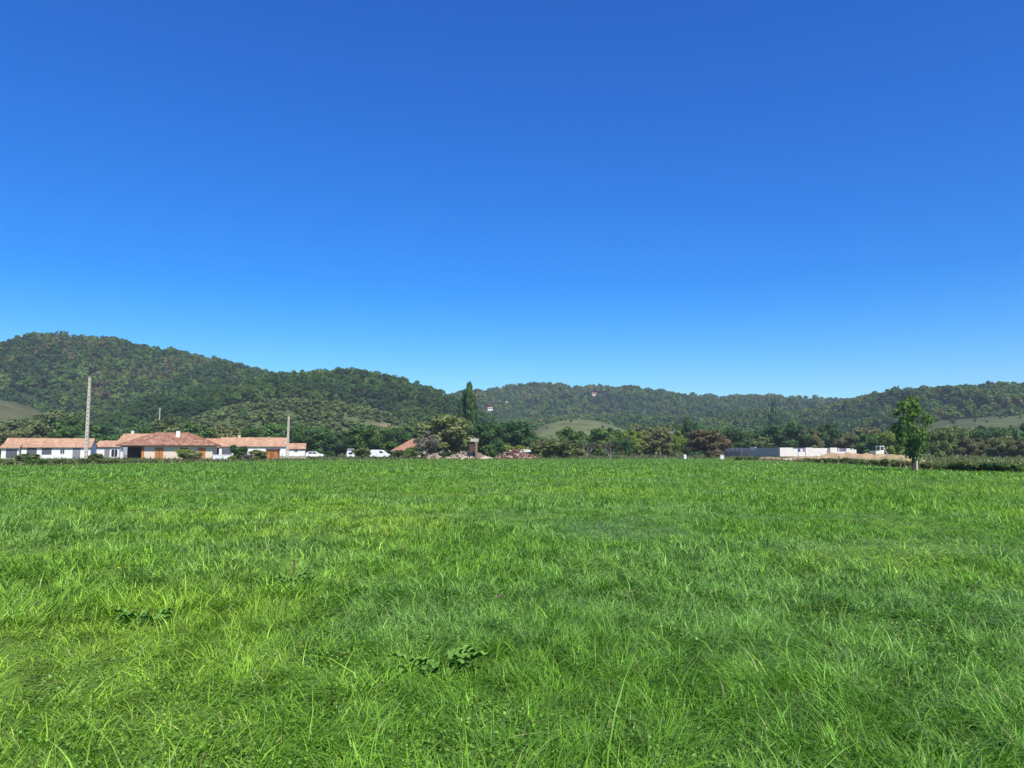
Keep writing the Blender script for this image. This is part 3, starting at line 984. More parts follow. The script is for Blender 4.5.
# ------------------------------------------------------------------ poles
def concrete_pole(base, top, r0, r1, label, m):
    e = empty("utility_pole", base, 0)
    tag(e, label, "utility pole", "utility poles by the village")
    p1 = Vector(top) - Vector(base)
    def at(t, dx): return Vector((p1.x * t + dx, p1.y * t, p1.z * t))
    # flanged concrete pole: two flanges joined by rungs, open holes between them, one connected body
    n = 22
    lv = [-0.01]
    for i in range(n): lv += [(i + .55) / n, (i + 1) / n]
    bm = bmesh.new()
    rows = []
    for t in lv:
        rr = r0 * (1 - t) + r1 * t
        rows.append([bm.verts.new(at(t, d * rr) + Vector((0, -rr * .8, 0))) for d in (-1.35, -.5, .5, 1.35)])
    fs = []
    for i in range(len(rows) - 1):
        for c in range(3):
            if c == 1 and i % 2: continue
            fs.append(bm.faces.new((rows[i][c], rows[i][c + 1], rows[i + 1][c + 1], rows[i + 1][c])))
    ex = bmesh.ops.extrude_face_region(bm, geom=fs)
    bmesh.ops.translate(bm, verts=[q for q in ex['geom'] if isinstance(q, bmesh.types.BMVert)], vec=(0, r0 * 1.5, 0))
    bmesh.ops.recalc_face_normals(bm, faces=bm.faces)
    me = bpy.data.meshes.new("post"); bm.to_mesh(me); bm.free(); me.materials.append(m)
    po = link(bpy.data.objects.new("post", me)); po.parent = e
    cap = at(1, 0)
    MB().box(cap.x - r1 * 1.5, cap.x + r1 * 1.5, cap.y - r1, cap.y + r1, cap.z - .02, cap.z + .1).build("cap", M['metal_grey'], e)
    return e
pb = P(85.6, 463, 97); pt = P(89.8, 377, 97)
concrete_pole((pb.x, 97, 0), (pt.x, 97, pt.z), .16, .085, "tall pale concrete pole leaning slightly in front of the long bungalow", M['concrete_pole'])
pb = P(287.3, 458, 150); pt = P(288.9, 416, 150)
concrete_pole((pb.x, 150, 0), (pt.x, 150, pt.z), .17, .12, "shorter pale concrete pole standing in front of the small annex", M['concrete_pole'])
# far wooden poles
pp = P(160, 408, 330); e = empty("wooden_pole", (pp.x, 330, 0), 0)
tag(e, "thin pale pole among trees behind the hipped roof", "utility pole", "utility poles by the village")
MB().tube((0, 0, -.2), (0, 0, pp.z), .26, .18, 8).build("post", M['concrete_pole'], e)
MB().box(-1.0, 1.0, -.08, .08, pp.z - .6, pp.z - .42).build("crossarm", M['metal_grey'], e)
pp = P(671, 432, 200); e = empty("wooden_pole", (pp.x, 200, 0), 0)
tag(e, "pole with pale transformer box between brownish trees", "utility pole", "utility poles by the village")
MB().tube((0, 0, -.2), (0, 0, pp.z), .17, .13, 8).build("post", M['pole_wood'], e)
MB().box(-.55, .55, -.35, .35, pp.z - .9, pp.z - .1).build("transformer", M['metal_grey'], e)
MB().box(-1.1, 1.1, -.07, .07, pp.z - .02, pp.z + .12).build("crossarm", M['metal_grey'], e)

# ------------------------------------------------------------------ vehicles
def wheels(e, xs, half, r):
    for x in xs:
        for sg in (-1, 1):
            w_ = MB().tube((x, sg * (half - .12), r), (x, sg * (half + .04), r), r, r, 16).build("wheel", M['tyre'], e)
            MB().tube((x, sg * (half + .03), r), (x, sg * (half + .06), r), r * .6, r * .55, 12).build("rim", M['rim'], w_)
def vehicle(label, name, prof, half, L, glass, Y, px, rz, wh, wr, cat):
    e = empty(name, (X(px, Y), Y, 0), rz)
    tag(e, label, cat)
    n = len(prof)
    # body section narrows towards the roof
    zmax = max(z for _, z in prof)
    zb = .95 if zmax < 2.2 else 1.2
    def hw(z): return half * (1 - 0.14 * max(0, (z - zb) / (zmax - zb)))
    vs = [(x, -hw(z), z) for x, z in prof] + [(x, hw(z), z) for x, z in prof]
    fs = [tuple(range(n))[::-1], tuple(range(n, 2 * n))] + [(i, (i + 1) % n, n + (i + 1) % n, n + i) for i in range(n)]
    bm = MB(); bm.add(vs, fs)
    bm.build("body", M['car_white'], e, bevel=.07)
    for g in glass:
        k = len(g)
        for sg in (-1, 1):
            m_ = MB()
            vv = [(x, sg * (hw(z) + .012), z) for x, z in g] + [(x, sg * (hw(z) - .02), z) for x, z in g]
            m_.add(vv, [tuple(range(k)), tuple(range(k, 2 * k))[::-1]] + [(i, (i + 1) % k, k + (i + 1) % k, k + i) for i in range(k)])
            m_.build("window", M['glass'], e)
    wheels(e, wh, half, wr)
    xf = max(x for x, _ in prof); xr = min(x for x, _ in prof)
    for sg in (-1, 1):
        MB().box(xf - .18, xf + .015, sg * half * .72 - .16, sg * half * .72 + .16, .66, .84).build("headlight", M['lamp_clear'], e)
        MB().box(xr - .015, xr + .12, sg * half * .8 - .09, sg * half * .8 + .09, .75, 1.1).build("tail_light", M['lamp_red'], e)
    MB().box(xf - .1, xf + .06, -half * .92, half * .92, .3, .52).build("bumper", M['bumper'], e)
    MB().box(xr - .06, xr + .1, -half * .92, half * .92, .3, .52).build("bumper", M['bumper'], e)
    return e
van_prof = [(-2.0, .32), (-2.05, .9), (-1.98, 1.75), (-1.8, 1.86), (.35, 1.84), (.75, 1.70), (1.35, 1.16), (1.95, .98), (2.1, .75), (2.1, .32)]
vehicle("small white panel van with dark cab windows parked by the farmhouse", "van", van_prof, .85, 4.1,
        [[(.1, 1.16), (1.08, 1.16), (.62, 1.62), (.1, 1.66)]], 165, 380, math.radians(-6), (-1.25, 1.3), .31, "van")
car_prof = [(-1.9, .35), (-1.95, .85), (-1.8, 1.15), (-1.35, 1.45), (.25, 1.44), (.85, 1.02), (1.75, .86), (1.9, .65), (1.9, .35)]
vehicle("small white hatchback car parked past the annex", "parked_car", car_prof, .83, 3.8,
        [[(-1.45, 1.0), (-.55, 1.0), (-.55, 1.36), (-1.2, 1.36)], [(-.47, 1.0), (.62, 1.0), (.18, 1.36), (-.47, 1.36)]], 168, 315, math.radians(8), (-1.2, 1.2), .3, "car")
# white caravan / trailer with a grey canopy roof
Yc = 165; e = empty("caravan", (X(350.5, Yc), Yc, 0), 0.3)
tag(e, "small white caravan with grey raised roof beside round olive bush", "caravan")
MB().prism([(-.85, .35), (.85, .35), (.9, 1.0), (.8, 1.55), (-.75, 1.55), (-.9, 1.0)], -.8, .8, 'y').build("body", M['car_white'], e, bevel=.06)
MB().prism([(-.8, 1.55), (.82, 1.55), (.7, 2.15), (-.7, 2.15)], -.75, .75, 'y').build("raised_roof", M['metal_grey'], e)
MB().box(-.5, .3, -.82, -.78, .85, 1.3).build("window", M['glass'], e)
wheels(e, (0,), .85, .3)
# digger on the building site
Yd = 150; e = empty("mini_digger", (X(877.5, Yd), Yd, 0.25), math.radians(20))
tag(e, "pale cream digger with windowed cab behind the earth mounds", "digger")
for sg in (-1, 1):
    t_ = MB().prism([(-1.15, .0), (1.15, .0), (1.3, .3), (1.1, .6), (-1.1, .6), (-1.3, .3)], sg * .85 - .2, sg * .85 + .2, 'y').build("track", M['tyre'], e)
MB().prism([(-1.3, .65), (.9, .65), (.9, 1.2), (.1, 1.35), (-1.3, 1.35)], -.85, .85, 'y').build("body", M['digger_yellow'], e, bevel=.05)
cb = MB()
for (a, b) in ((-.1, -.8), (.85, -.8), (-.1, .1), (.85, .1)):
    cb.box(a, a + .09, b, b + .09, 1.2, 2.25)
cb.box(-.15, 1.0, -.85, .24, 2.25, 2.37); cb.box(-.1, .94, -.8, .19, 1.2, 1.5)
cabo = cb.build("cab", M['white_panel'], e)
MB().box(0, .84, -.78, -.755, 1.5, 2.24).build("cab_window", M['glass'], cabo)
am = MB().tube((.9, .4, 1.0), (2.2, .4, 1.9), .14, .12, 8); am.build("boom", M['digger_yellow'], e)
MB().tube((2.2, .4, 1.9), (2.9, .4, .8), .1, .08, 8).build("stick", M['digger_yellow'], e)
MB().prism([(2.65, .75), (3.1, .8), (3.05, .3), (2.7, .2), (2.5, .45)], .15, .65, 'y').build("bucket", M['metal_grey'], e)

# ------------------------------------------------------------------ building site
A0 = Vector((X(780, 190), 190, 0))
dl = Vector((-.2, .98, 0)).normalized(); df = Vector((.98, .2, 0)).normalized()
bs = empty("unfinished_building", A0, math.atan2(df.y, df.x))
tag(bs, "unfinished single storey building of pale concrete block walls without a roof", "building")
WH = Z(447.6, 190)
BT = .22
MB().box(-.3, 23.4, -.3, 30.3, -.05, .25).build("slab", M['concrete'], bs)
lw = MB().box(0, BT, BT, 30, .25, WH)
lw.build("side_wall", M['block_shaded'], bs)
# white panel on the side wall
MB().box(-.02, BT + .02, 12, 14.6, WH - .55, WH + .2).build("lintel_panel", M['white_panel'], bs)
def fx(px):   # front-wall parameter for a photo column
    k = (px - 512) / F_PX
    return (k * (190) - A0.x) / (df.x - k * df.y)
segs = [(0, fx(792), WH), (fx(792), fx(796.5), WH - .3), (fx(797), fx(804), WH - 1.1), (fx(804.5), fx(811), WH), (fx(811), fx(818), WH - .6),
        (fx(818), fx(826), WH - 1.3), (fx(829), fx(836), WH), (fx(836), fx(845), WH - 1.0), (fx(845), fx(849), WH - .2), (fx(849), fx(855), WH - .5)]
for a, b, h in segs:
    MB().box(a + .003, b - .003, 0, BT, .25, h).build("front_wall", M['block'], bs)
MB().box(.22, fx(855), 29.78, 30, .25, WH - .2).build("back_wall", M['block'], bs)
for a, y0_, y1_, h in ((fx(800), .3, 8, WH - .2), (fx(820), 4, 16, WH), (fx(838), .3, 12, WH - .1), (fx(852), .3, 29.7, WH - .15)):
    MB().box(a, a + .2, y0_, y1_, .25, h).build("inner_wall", M['block'], bs)
for a, b, y0_, h in ((fx(800) + .2, fx(820), 8, WH - .3), (fx(820) + .2, fx(838), 5, WH - .1), (fx(838) + .2, fx(852), 7, WH - .2)):
    MB().box(a, b, y0_, y0_ + .2, .25, h).build("inner_wall", M['block'], bs)
# scaffold props beside the side wall
sc = empty("scaffold", A0 + dl * 17, math.atan2(df.y, df.x))
tag(sc, "grey metal scaffold frame along the shaded block wall", "scaffold")
for j in range(6):
    MB().tube((-1.4, j * 2.6, 0), (-1.4, j * 2.6, WH + .25), .05, .05, 6).build("upright", M['metal_grey'], sc)
for z_ in (1.0, 2.0):
    MB().tube((-1.4, 0, z_), (-1.4, 13, z_), .035, .035, 6).build("rail", M['metal_grey'], sc)
MB().box(-1.4, -.4, 0, 13, 1.45, 1.5).build("deck", M['pole_wood'], sc)

# ------------------------------------------------------------------ mounds
def mound(name, label, cat, cx_, cy_, rx, ry, h, m, seed, rot=0.0, lumps=.25):
    n = 40
    V = []; F = []
    rr = np.random.RandomState(seed)
    for j in range(n + 1):
        for i in range(n + 1):
            u, v = i / n * 2 - 1, j / n * 2 - 1
            r = math.hypot(u, v)
            nzv = float(fbm(np.array(u * 2.3 + seed), np.array(v * 2.3), seed, 4))
            nzs = float(fbm(np.array(u * 9 + seed), np.array(v * 9), seed + 3, 3))
            z = max(0, (1 - r ** 1.7)) * (0.55 + lumps * 3.2 * (nzv - 0.35)) * h + (nzs - .5) * .22 * h * max(0, 1 - r * r)
            V.append((u * rx, v * ry, max(z, 0) - .02))
    for j in range(n):
        for i in range(n):
            a = j * (n + 1) + i
            F.append((a, a + 1, a + n + 2, a + n + 1))
    mb = MB(); mb.add(V, F)
    o = mb.build(name, m, None, (cx_, cy_, 0))
    o.rotation_euler.z = rot
    for p_ in o.data.polygons: p_.use_smooth = True
    return tag(o, label, cat)
def pm(px, Y): return X(px, Y)
mound("soil_mound", "long low bank of pale brown soil in front of the sunlit block wall", "mound", pm(806, 134), 134, 9.5, 4, .75, M['soil'], 5)
mound("soil_mound", "brown soil heap nearest the corner of shaded block wall", "mound", pm(768, 142), 142, 6, 4, .6, M['soil'], 6)
mound("soil_mound", "tallest tan soil heap at the end of the block walls", "mound", pm(846, 146), 146, 7, 4, 1.9, M['soil'], 7)
mound("soil_mound", "tan soil heap in front of the digger", "mound", pm(872, 128), 128, 4.6, 3, 1.55, M['soil'], 8)
mound("soil_mound", "weed grown earth heap behind the young tree's trunk", "mound", pm(898, 112), 112, 4.3, 3, 1.75, M['soil_grass'], 9)
mound("gravel_pile", "little pale gravel pile on the soil bank", "mound", pm(788, 126), 126, 1.8, 1.2, .5, M['rubble_pale'], 10)

# ------------------------------------------------------------------ demolished farm: brick stack, rubble
def chunk_pile(name, label, cx_, cy_, rx, ry, h, mats_, n, seed, smin=.25, smax=.9):
    e = empty(name, (cx_, cy_, 0), 0)
    tag(e, label, "rubble")
    r = random.Random(seed)
    base = mound("heap", None, None, 0, 0, rx, ry, h * .95, mats_[0], seed)
    base.parent = e; base.location = (0, 0, 0)
    for mi, m_ in enumerate(mats_):
        mb = MB()
        for k in range(n // len(mats_)):
            a = r.uniform(0, 6.28); q = math.sqrt(r.random())
            x_, y_ = q * rx * .9 * math.cos(a), q * ry * .9 * math.sin(a)
            z_ = max(0.0, (1 - q ** 1.7)) * h * r.uniform(.5, .95)
            sx, sy, sz = r.uniform(smin, smax), r.uniform(smin, smax) * .6, r.uniform(.08, .3)
            mt = Matrix.Translation((x_, y_, z_ + .05)) @ Matrix.Rotation(r.uniform(0, 6.28), 4, 'Z') @ Matrix.Rotation(r.uniform(-.7, .7), 4, 'X') @ Matrix.Rotation(r.uniform(-.6, .6), 4, 'Y')
            mb.box(-sx / 2, sx / 2, -sy / 2, sy / 2, -sz / 2, sz / 2, mtx=mt)
        o = mb.build("debris", m_, e)
        o['kind'] = 'stuff'
    return e
Yr = 152
chunk_pile("rubble_heap", "heap of broken stone and timber at foot of the ruined brick stack", X(468, Yr), Yr, 5.2, 2.5, 1.5, [M['rubble_pale'], M['clay_brick'], M['dark_timber'], M['rubble_pale']], 240, 41)
chunk_pile("rubble_heap", "long heap of reddish broken bricks in the middle of the field edge", X(516, Yr), Yr, 4.6, 2.5, 2.0, [M['rubble_red'], M['rubble_pale'], M['dark_timber'], M['rubble_red']], 320, 42)
chunk_pile("rubble_heap", "small pale rubble heap under the walnut tree", X(434, Yr), Yr, 1.7, 1.2, 1.0, [M['rubble_pale'], M['clay_brick']], 60, 43)
mound("sand_heap", "sloping pale sand heap between ruined stack and red rubble", "mound", X(484, Yr), Yr - 1, 2.6, 1.5, .9, M['rubble_pale'], 44)
e = empty("concrete_slab", (X(524, Yr), Yr + .3, 1.45), .15)
tag(e, "tilted white concrete slab resting on top of the red rubble", "slab")
MB().box(-1.3, 1.3, -.8, .8, 0, .22).build("slab", M['white_panel'], e)
MB().box(-.9, 1.0, -.5, .6, .23, .42).build("broken_layer", M['rubble_pale'], e)
e.rotation_euler = (.12, -.08, .15)
# ruined brick stack
e = empty("ruined_stack", (X(473.5, 150), 150, 0), .2)
tag(e, "ruined brick and timber stack with a grey slab on top", "ruin")
zt = Z(438.5, 150)
st = MB()
st.box(.3, .7, -.5, .4, 0, zt * .84)
rq = random.Random(5)
for k in range(26):
    z_ = rq.uniform(.1, zt * .9)
    st.box(.25 + rq.uniform(-.1, .1), .76 + rq.uniform(-.15, .1), -.58, -.35, z_, z_ + .14)
st.build("brick_pier", M['clay_brick'], e)
MB().box(-.85, .14, -.2, .5, 1.5, zt * .84).build("hoist_box", M['dark_timber'], e)
lg = [(-.8, -.15), (-.8, .4), (.05, .4)]
for a, b in lg: MB().box(a, a + .14, b, b + .14, 0, 1.5).build("timber_leg", M['dark_timber'], e)
MB().box(-.75, .95, -.6, .6, zt * .84, zt).build("top_slab", M['concrete'], e)
MB().tube((.9, -.5, 0), (.35, -.5, 2.6), .09, .07, 6).build("prop", M['pole_wood'], e)
MB().box(.75, 1.45, -.45, .35, 0, 1.25).build("low_brickwork", M['clay_brick'], e)

# small white markers along the field edge
def marker(px, Y, w_, h_, label, m_, cap=True):
    e = empty("marker_post", (X(px, Y), Y, 0), rnd.uniform(-.3, .3))
    tag(e, label, "post", "small posts on the field edge")
    MB().prism([(-w_ / 2, 0), (w_ / 2, 0), (w_ / 2 * .9, h_), (-w_ / 2 * .9, h_)], -w_ * .35, w_ * .35, 'y').build("post", m_, e, bevel=.02)
    if cap: MB().box(-w_ * .55, w_ * .55, -w_ * .4, w_ * .4, h_, h_ + .06).build("cap", m_, e)
marker(685, 148, .5, .85, "bright white box post at the middle of the far field edge", M['white_panel'])
marker(665.5, 130, .22, .85, "thin pale post among grass just before the white box", M['pole_wood'])
marker(675.5, 152, .3, 1.2, "thin dark post between pale post and white box", M['dark_timber'])
marker(722, 146, .7, .8, "white block post at the shaded end of the unfinished building", M['white_panel'])
for k, (px, lb) in enumerate(((457.5, "short pale stake by sand heap left"), (396, "x"))):
    pass

# ------------------------------------------------------------------ valley trees, each with its own place
LAND = [(-60, "ground beyond the bungalow"), (5, "the bungalow's projecting bay"), (30, "the first free shutter of the bungalow"), (48, "the middle of the bungalow"), (66, "the bungalow's little window"),
        (82, "the leaning concrete pole"), (98, "the bungalow's gable end"), (110, "the small cottage"), (124, "the back house's chimney"), (138, "the porch"), (157, "the hipped house's first shutters"),
        (175, "the hipped house's chimney"), (192, "the hipped house's last shutters"), (211, "the orange carport roof"), (227, "the grey garage door"), (242, "the dark rounded garden shrub"), (258, "the middle of the long house"), (273, "the orange brown shed"),
        (288, "the slender second pole"), (302, "the small annex"), (315, "the parked hatchback"), (332, "the gap past the hatchback"), (350, "the caravan"), (364, "the rounded olive bush"), (380, "the white van"),
        (397, "the farmhouse's low eave"), (413, "the farmhouse's roof peak"), (430, "the walnut's trunk"), (450, "the walnut's crown"), (468, "the tall poplar"), (485, "the sand heap"), (500, "the near rubble end"),
        (520, "the white slab on the rubble"), (543, "the first willow bush"), (563, "the large willow bush"), (587, "the forked leafless tree"), (609, "the thin leafless tree"), (632, "the yellow green tree"),
        (656, "the reddish brown tree"), (674, "the transformer pole"), (689, "the upright dark tree"), (708, "the rusty domed tree"), (728, "the scaffold"), (750, "the shaded block wall"), (774, "the slim slope tree"),
        (788, "the block wall's corner"), (805, "the sunlit block wall"), (825, "the stepped block walls"), (846, "the tallest soil heap"), (864, "the gap before the digger"), (879, "the digger"), (896, "the weedy earth heap"),
        (914, "the young tree"), (938, "the start of the dark hedge"), (962, "the shady row's start"), (985, "the middle of the shady row"), (1010, "the shady row's end"), (1040, "the frame edge past the shady row")]
def landmark(px): return min(LAND, key=lambda q: abs(q[0] - px))[1]
def pxof(x, y): return 512 + x / y * F_PX * 1.0035
USED = {}
def unique_label(fmts, colour, px):
    """first wording not used yet; after that the last one is shared by look-alikes"""
    for f in fmts:
        t = f.format(c=colour, l=landmark(px))
        if len(t.replace('-', ' ').split()) > 16: t = t.replace(', above', ' over').replace('second ', 'other ').replace('foot of ', 'low ')
        if len(t.split()) > 16: t = t.replace(' oak', '').replace(' nearer', '')
        if t not in USED:
            USED[t] = 1
            return t
    return t
CW = {'dark': 'dark green', 'mid': 'mid green', 'olive': 'olive', 'deep': 'very dark', 'walnut': 'yellowish olive', 'brown': 'brownish', 'grey': 'greyish', 'pale': 'pale', 'yellow': 'yellow green'}
def colour_word(c):
    if isinstance(c, str): return CW[c]
    r_, g_, b_ = c
    if r_ > g_ * .93: return 'brownish'
    if g_ < .062: return 'very dark'
    if g_ < .082: return 'dark green'
    if r_ > g_ * .66 and g_ > .11: return 'yellowish'
    if g_ < .10: return 'deep green'
    return 'mid green'

T = [
 # name, label, form, px, top, width px, Y, colour
 ("hedgerow_tree", "pale olive shrubby tree at the foot of the pasture slope, frame edge", 'loose', 4, 424, 40, 215, 'walnut'),
 ("hedgerow_tree", "broad pale olive tree behind the bungalow's gabled bay end", 'round', 22, 415, 44, 235, 'pale'),
 ("hedgerow_tree", "greyish green domed tree rising behind middle of long bungalow", 'round', 52, 408, 50, 250, 'olive'),
 ("hedgerow_tree", "dark green tree low behind the leaning concrete pole", 'round', 80, 416, 44, 240, 'mid'),
 ("shrub_tree", "dark shrubby tree behind the small cottage roof", 'bush', 106, 432, 36, 215, 'mid'),
 ("hedgerow_tree", "tree with brown tinged top behind hipped roof's sloping end", 'round', 140, 424, 32, 230, 'dark'),
 ("hedgerow_tree", "rusty olive domed tree behind hipped roof's chimney", 'round', 168, 416, 40, 245, 'olive'),
 ("hedgerow_tree", "dark broad tree behind the hipped roof's far end", 'round', 196, 420, 38, 235, 'mid'),
 ("hedgerow_tree", "light olive tree above the orange carport roof", 'bush', 226, 418, 44, 255, 'walnut'),
 ("dark_conifer", "narrow dark tree on the scrub slope above long house", 'column', 243, 404, 13, 400, 'deep'),
 ("hedgerow_tree", "dark green tree behind long house chimney", 'round', 251, 424, 28, 225, 'dark'),
 ("hedgerow_tree", "mid green tree behind long house's pink roof end", 'round', 276, 420, 32, 240, 'mid'),
 ("hedgerow_tree", "bushy tree behind the slender pole", 'round', 297, 424, 30, 225, 'dark'),
 ("hedgerow_tree", "spreading dark tree over the small annex roof", 'round', 320, 426, 34, 210, 'dark'),
 ("hedgerow_tree", "dense very dark tree behind the parked hatchback", 'round', 337, 432, 28, 195, 'deep'),
 ("green_oak", "tall fresh dark green tree rising behind the caravan", 'round', 362, 422, 36, 200, 'dark'),
 ("shrub_tree", "rounded light olive bush between caravan and van", 'bush', 362, 446, 19, 160, 'olive'),
 ("green_oak", "dark green tree behind the white van", 'round', 393, 425, 34, 215, 'dark'),
 ("hedgerow_tree", "low dark tree closing the gap behind the van roof", 'bush', 383, 440, 26, 205, 'mid'),
 ("shrub_tree", "low green shrub against the farmhouse wall", 'bush', 400, 449, 17, 168, 'olive'),
 ("hedgerow_tree", "dark tree between farmhouse roof and walnut tree", 'round', 415, 421, 32, 225, 'mid'),
 ("walnut_tree", "big spreading olive brown walnut tree beside the ruined stack", 'round', 446, 414, 54, 165, 'walnut'),
 ("walnut_tree", "thinner leaning greyish tree in front of the farmhouse", 'loose', 427, 430, 26, 158, 'grey'),
 ("shrub_tree", "leafy green bush hiding the farmhouse gable wall", 'bush', 411, 444, 17, 163, 'mid'),
 ("poplar", "tall pointed dark poplar standing above every other tree", 'column', 470.5, 383, 16, 235, 'dark'),
 ("poplar", "shorter poplar shoulder joined to the tall poplar's shaded side", 'column', 463.5, 391, 13, 238, 'deep'),
 ("green_oak", "rounded dark green tree right behind the ruined stack", 'round', 487, 419, 36, 190, 'dark'),
 ("green_oak", "bluish dark tree behind the red rubble heap", 'round', 515, 418, 42, 205, 'deep'),
 ("hedgerow_tree", "little young green tree over the sand heap", 'round', 491, 443, 14, 158, 'mid'),
 ("shrub_tree", "yellow green bush behind the red rubble", 'bush', 514, 444, 24, 165, 'yellow'),
 ("willow_bush", "wide pale olive willow bush next to the red rubble", 'bush', 546, 433, 34, 175, 'walnut'),
 ("willow_bush", "large rounded light olive willow in front of the pasture hill", 'bush', 563, 436, 42, 165, 'olive'),
 ("hedgerow_tree", "bright green domed tree cutting into pasture hill's foot", 'round', 571, 425, 30, 200, 'mid'),
 ("hedgerow_tree", "dark green tree at the end of pasture hill", 'round', 606, 425, 40, 215, 'mid'),
 ("dead_tree", "pale leafless tree with forked trunk beside the willow", 'bare', 587, 434, 22, 158, 'grey'),
 ("dead_tree", "thin grey brown leafless tree standing out in the grass", 'bare', 609.5, 431, 28, 125, 'grey'),
 ("hedgerow_tree", "yellow green tree with bright top past the leafless trees", 'round', 635, 428, 24, 195, 'yellow'),
 ("hedgerow_tree", "dark small tree in front of yellow green tree", 'bush', 628, 434, 14, 185, 'dark'),
 ("hedgerow_tree", "tree with reddish brown foliage beside the transformer pole", 'round', 658, 427, 30, 195, 'brown'),
 ("hedgerow_tree", "slim light green tree hugging the transformer pole", 'loose', 677, 430, 18, 200, 'yellow'),
 ("dark_conifer", "dark upright tree between transformer pole and rusty tree", 'column', 688, 418, 17, 215, 'deep'),
 ("copper_tree", "wide domed tree with rusty brown foliage by the shaded block wall", 'round', 707, 427, 42, 180, 'rust'),
 ("hedgerow_tree", "dark round tree behind scaffold of the block building", 'round', 735, 427, 30, 235, 'dark'),
 ("shrub_tree", "olive shrubby tree over the shaded block wall", 'bush', 755, 435, 26, 240, 'olive'),
 ("dark_conifer", "slim pointed tree high on the slope above shaded block wall", 'column', 774, 400, 13, 520, 'deep'),
 ("green_oak", "large dark tree behind the block building's corner", 'round', 784, 421, 42, 245, 'deep'),
 ("hedgerow_tree", "pale brownish tree behind the sunlit block wall", 'round', 812, 428, 26, 245, 'walnut'),
 ("green_oak", "deep shaded green tree behind stepped block walls", 'round', 829, 420, 26, 250, 'deep'),
 ("hedgerow_tree", "reddish brown shrubby tree behind block building's far end", 'round', 850, 435, 30, 235, 'brown'),
 ("hedgerow_tree", "dark tree standing behind the digger", 'round', 869, 430, 28, 225, 'mid'),
 ("hedgerow_tree", "bright yellow green tree just past the digger", 'round', 890, 427, 24, 215, 'yellow'),
 ("hedgerow_tree", "dark tree behind the young field edge tree", 'round', 914, 432, 26, 225, 'dark'),
 ("hedgerow_tree", "light olive tree beside the young field edge tree", 'round', 941, 428, 26, 175, 'olive'),
 ("hedgerow_tree", "dark rounded tree at start of long shady tree row", 'round', 962, 436, 26, 190, 'brown'),
 ("hedgerow_tree", "dull brown topped tree in the middle of shady row under meadow", 'round', 980, 437, 26, 195, 'brown'),
 ("hedgerow_tree", "olive green broad tree in shady row under meadow", 'round', 1001, 436, 30, 180, 'walnut'),
 ("hedgerow_tree", "brownish tree closing the shady row at frame edge", 'round', 1022, 439, 28, 175, 'brown'),
 ("hedgerow_tree", "outermost dark tree of the shady row past the meadow", 'round', 1046, 436, 34, 185, 'mid'),
]
for nm, lab, form, px, top, wpx, Y, colr in T:
    ptree(nm, lab, {'poplar': 'poplar', 'dead_tree': 'bare tree', 'shrub_tree': 'bush', 'willow_bush': 'bush'}.get(nm, 'tree'), form, px, top, wpx, Y, colr)

# belt of further trees closing the valley floor behind those
r2 = random.Random(99)
k = 0
px = -40.0
while px < 1090:
    top = {0: 427}.get(0) + r2.uniform(-8, 8)
    if 100 < px < 130: top += 6
    if 500 < px < 625: top = max(top, 436) 
    Y = r2.uniform(255, 300)
    w_ = r2.uniform(24, 40)
    c_ = r2.choice(['dark', 'mid', 'mid', 'olive', 'deep', 'walnut', 'brown'])
    ptree("woodland_tree", unique_label(["{c} tree in the far belt behind {l}", "second {c} tree in the far belt behind {l}", "{c} tree further along the belt behind {l}"], colour_word(c_), px), "tree", 'round', px, top, w_, Y, c_, group="belt of trees across the valley floor")
    px += w_ * 0.55
    k += 1

# ------------------------------------------------------------------ the young tree at the field edge, with larger leaves
_ry = random.Random(77)
lb = []
for _i in range(30):
    _z = .19 + .77 * (_i + .5) / 30
    _w = .40 * math.sin(math.pi * min(1, max(0.12, (_z - .16) / .88))) ** .6
    _a = _i * 2.4 + _ry.uniform(-.5, .5); _q = _w * _ry.uniform(.15, 1.0); _r = _ry.uniform(.07, .14)
    lb.append((_q * math.cos(_a), _q * math.sin(_a), min(_z, .97 - _r * .5), _r, _r * .85))
Yt = 60
p_ = P(917, 397, Yt)
yt = empty("young_tree", (P(913.5, 470, Yt).x, Yt, 0), 0)
tag(yt, "young leafy green tree standing alone on field edge before the earth heaps", "tree")
yt.scale = (50 * Yt / F_PX, 50 * Yt / F_PX, p_.z)
o = bpy.data.objects.new("crown", np_mesh("crown", *crown_arrays(777, lb, 6500, 0.028, .2), M['leaf'])); o.parent = yt; link(o)
o.color = (0.125, 0.215, 0.05, 1)
o = bpy.data.objects.new("trunk", trunk_mesh(777, lb, M['bark'], .028, .26, .01)); o.parent = yt; link(o)
gd = MB().tube((.14, -.25, 0), (.16, -.25, .8), .07, .07, 10)
g_ = gd.build("tree_guard", M['render_cream']); g_.location = (yt.location.x, Yt, 0)
tag(g_, "pale protective tube standing beside the young tree's trunk", "tree guard")

# ------------------------------------------------------------------ hedges as single bushes
def bush_row(pts, n, hlo, hhi, label, group, cols, seed, name="bramble_bush", wf=1.7):
    r = random.Random(seed)
    for i in range(n):
        t = (i + r.uniform(.2, .8)) / n * (len(pts) - 1)
        j = min(int(t), len(pts) - 2); f = t - j
        px = pts[j][0] * (1 - f) + pts[j + 1][0] * f
        Y = pts[j][1] * (1 - f) + pts[j + 1][1] * f
        Y += r.uniform(-.6, .8)
        h = r.uniform(hlo, hhi)
        c_ = r.choice(cols)
        tall = "taller" if h > (hlo + hhi) / 2 else "low"
        lb_ = unique_label([tall + " {c} " + label + " below {l}", "second " + tall + " {c} " + label + " below {l}", "another " + tall + " {c} " + label + " below {l}"], colour_word(c_), px)
        tree(name, lb_, "bush", 'bush', (X(px, Y), Y, -.05), h, h * r.uniform(1.3, wf + .5), c_, group)
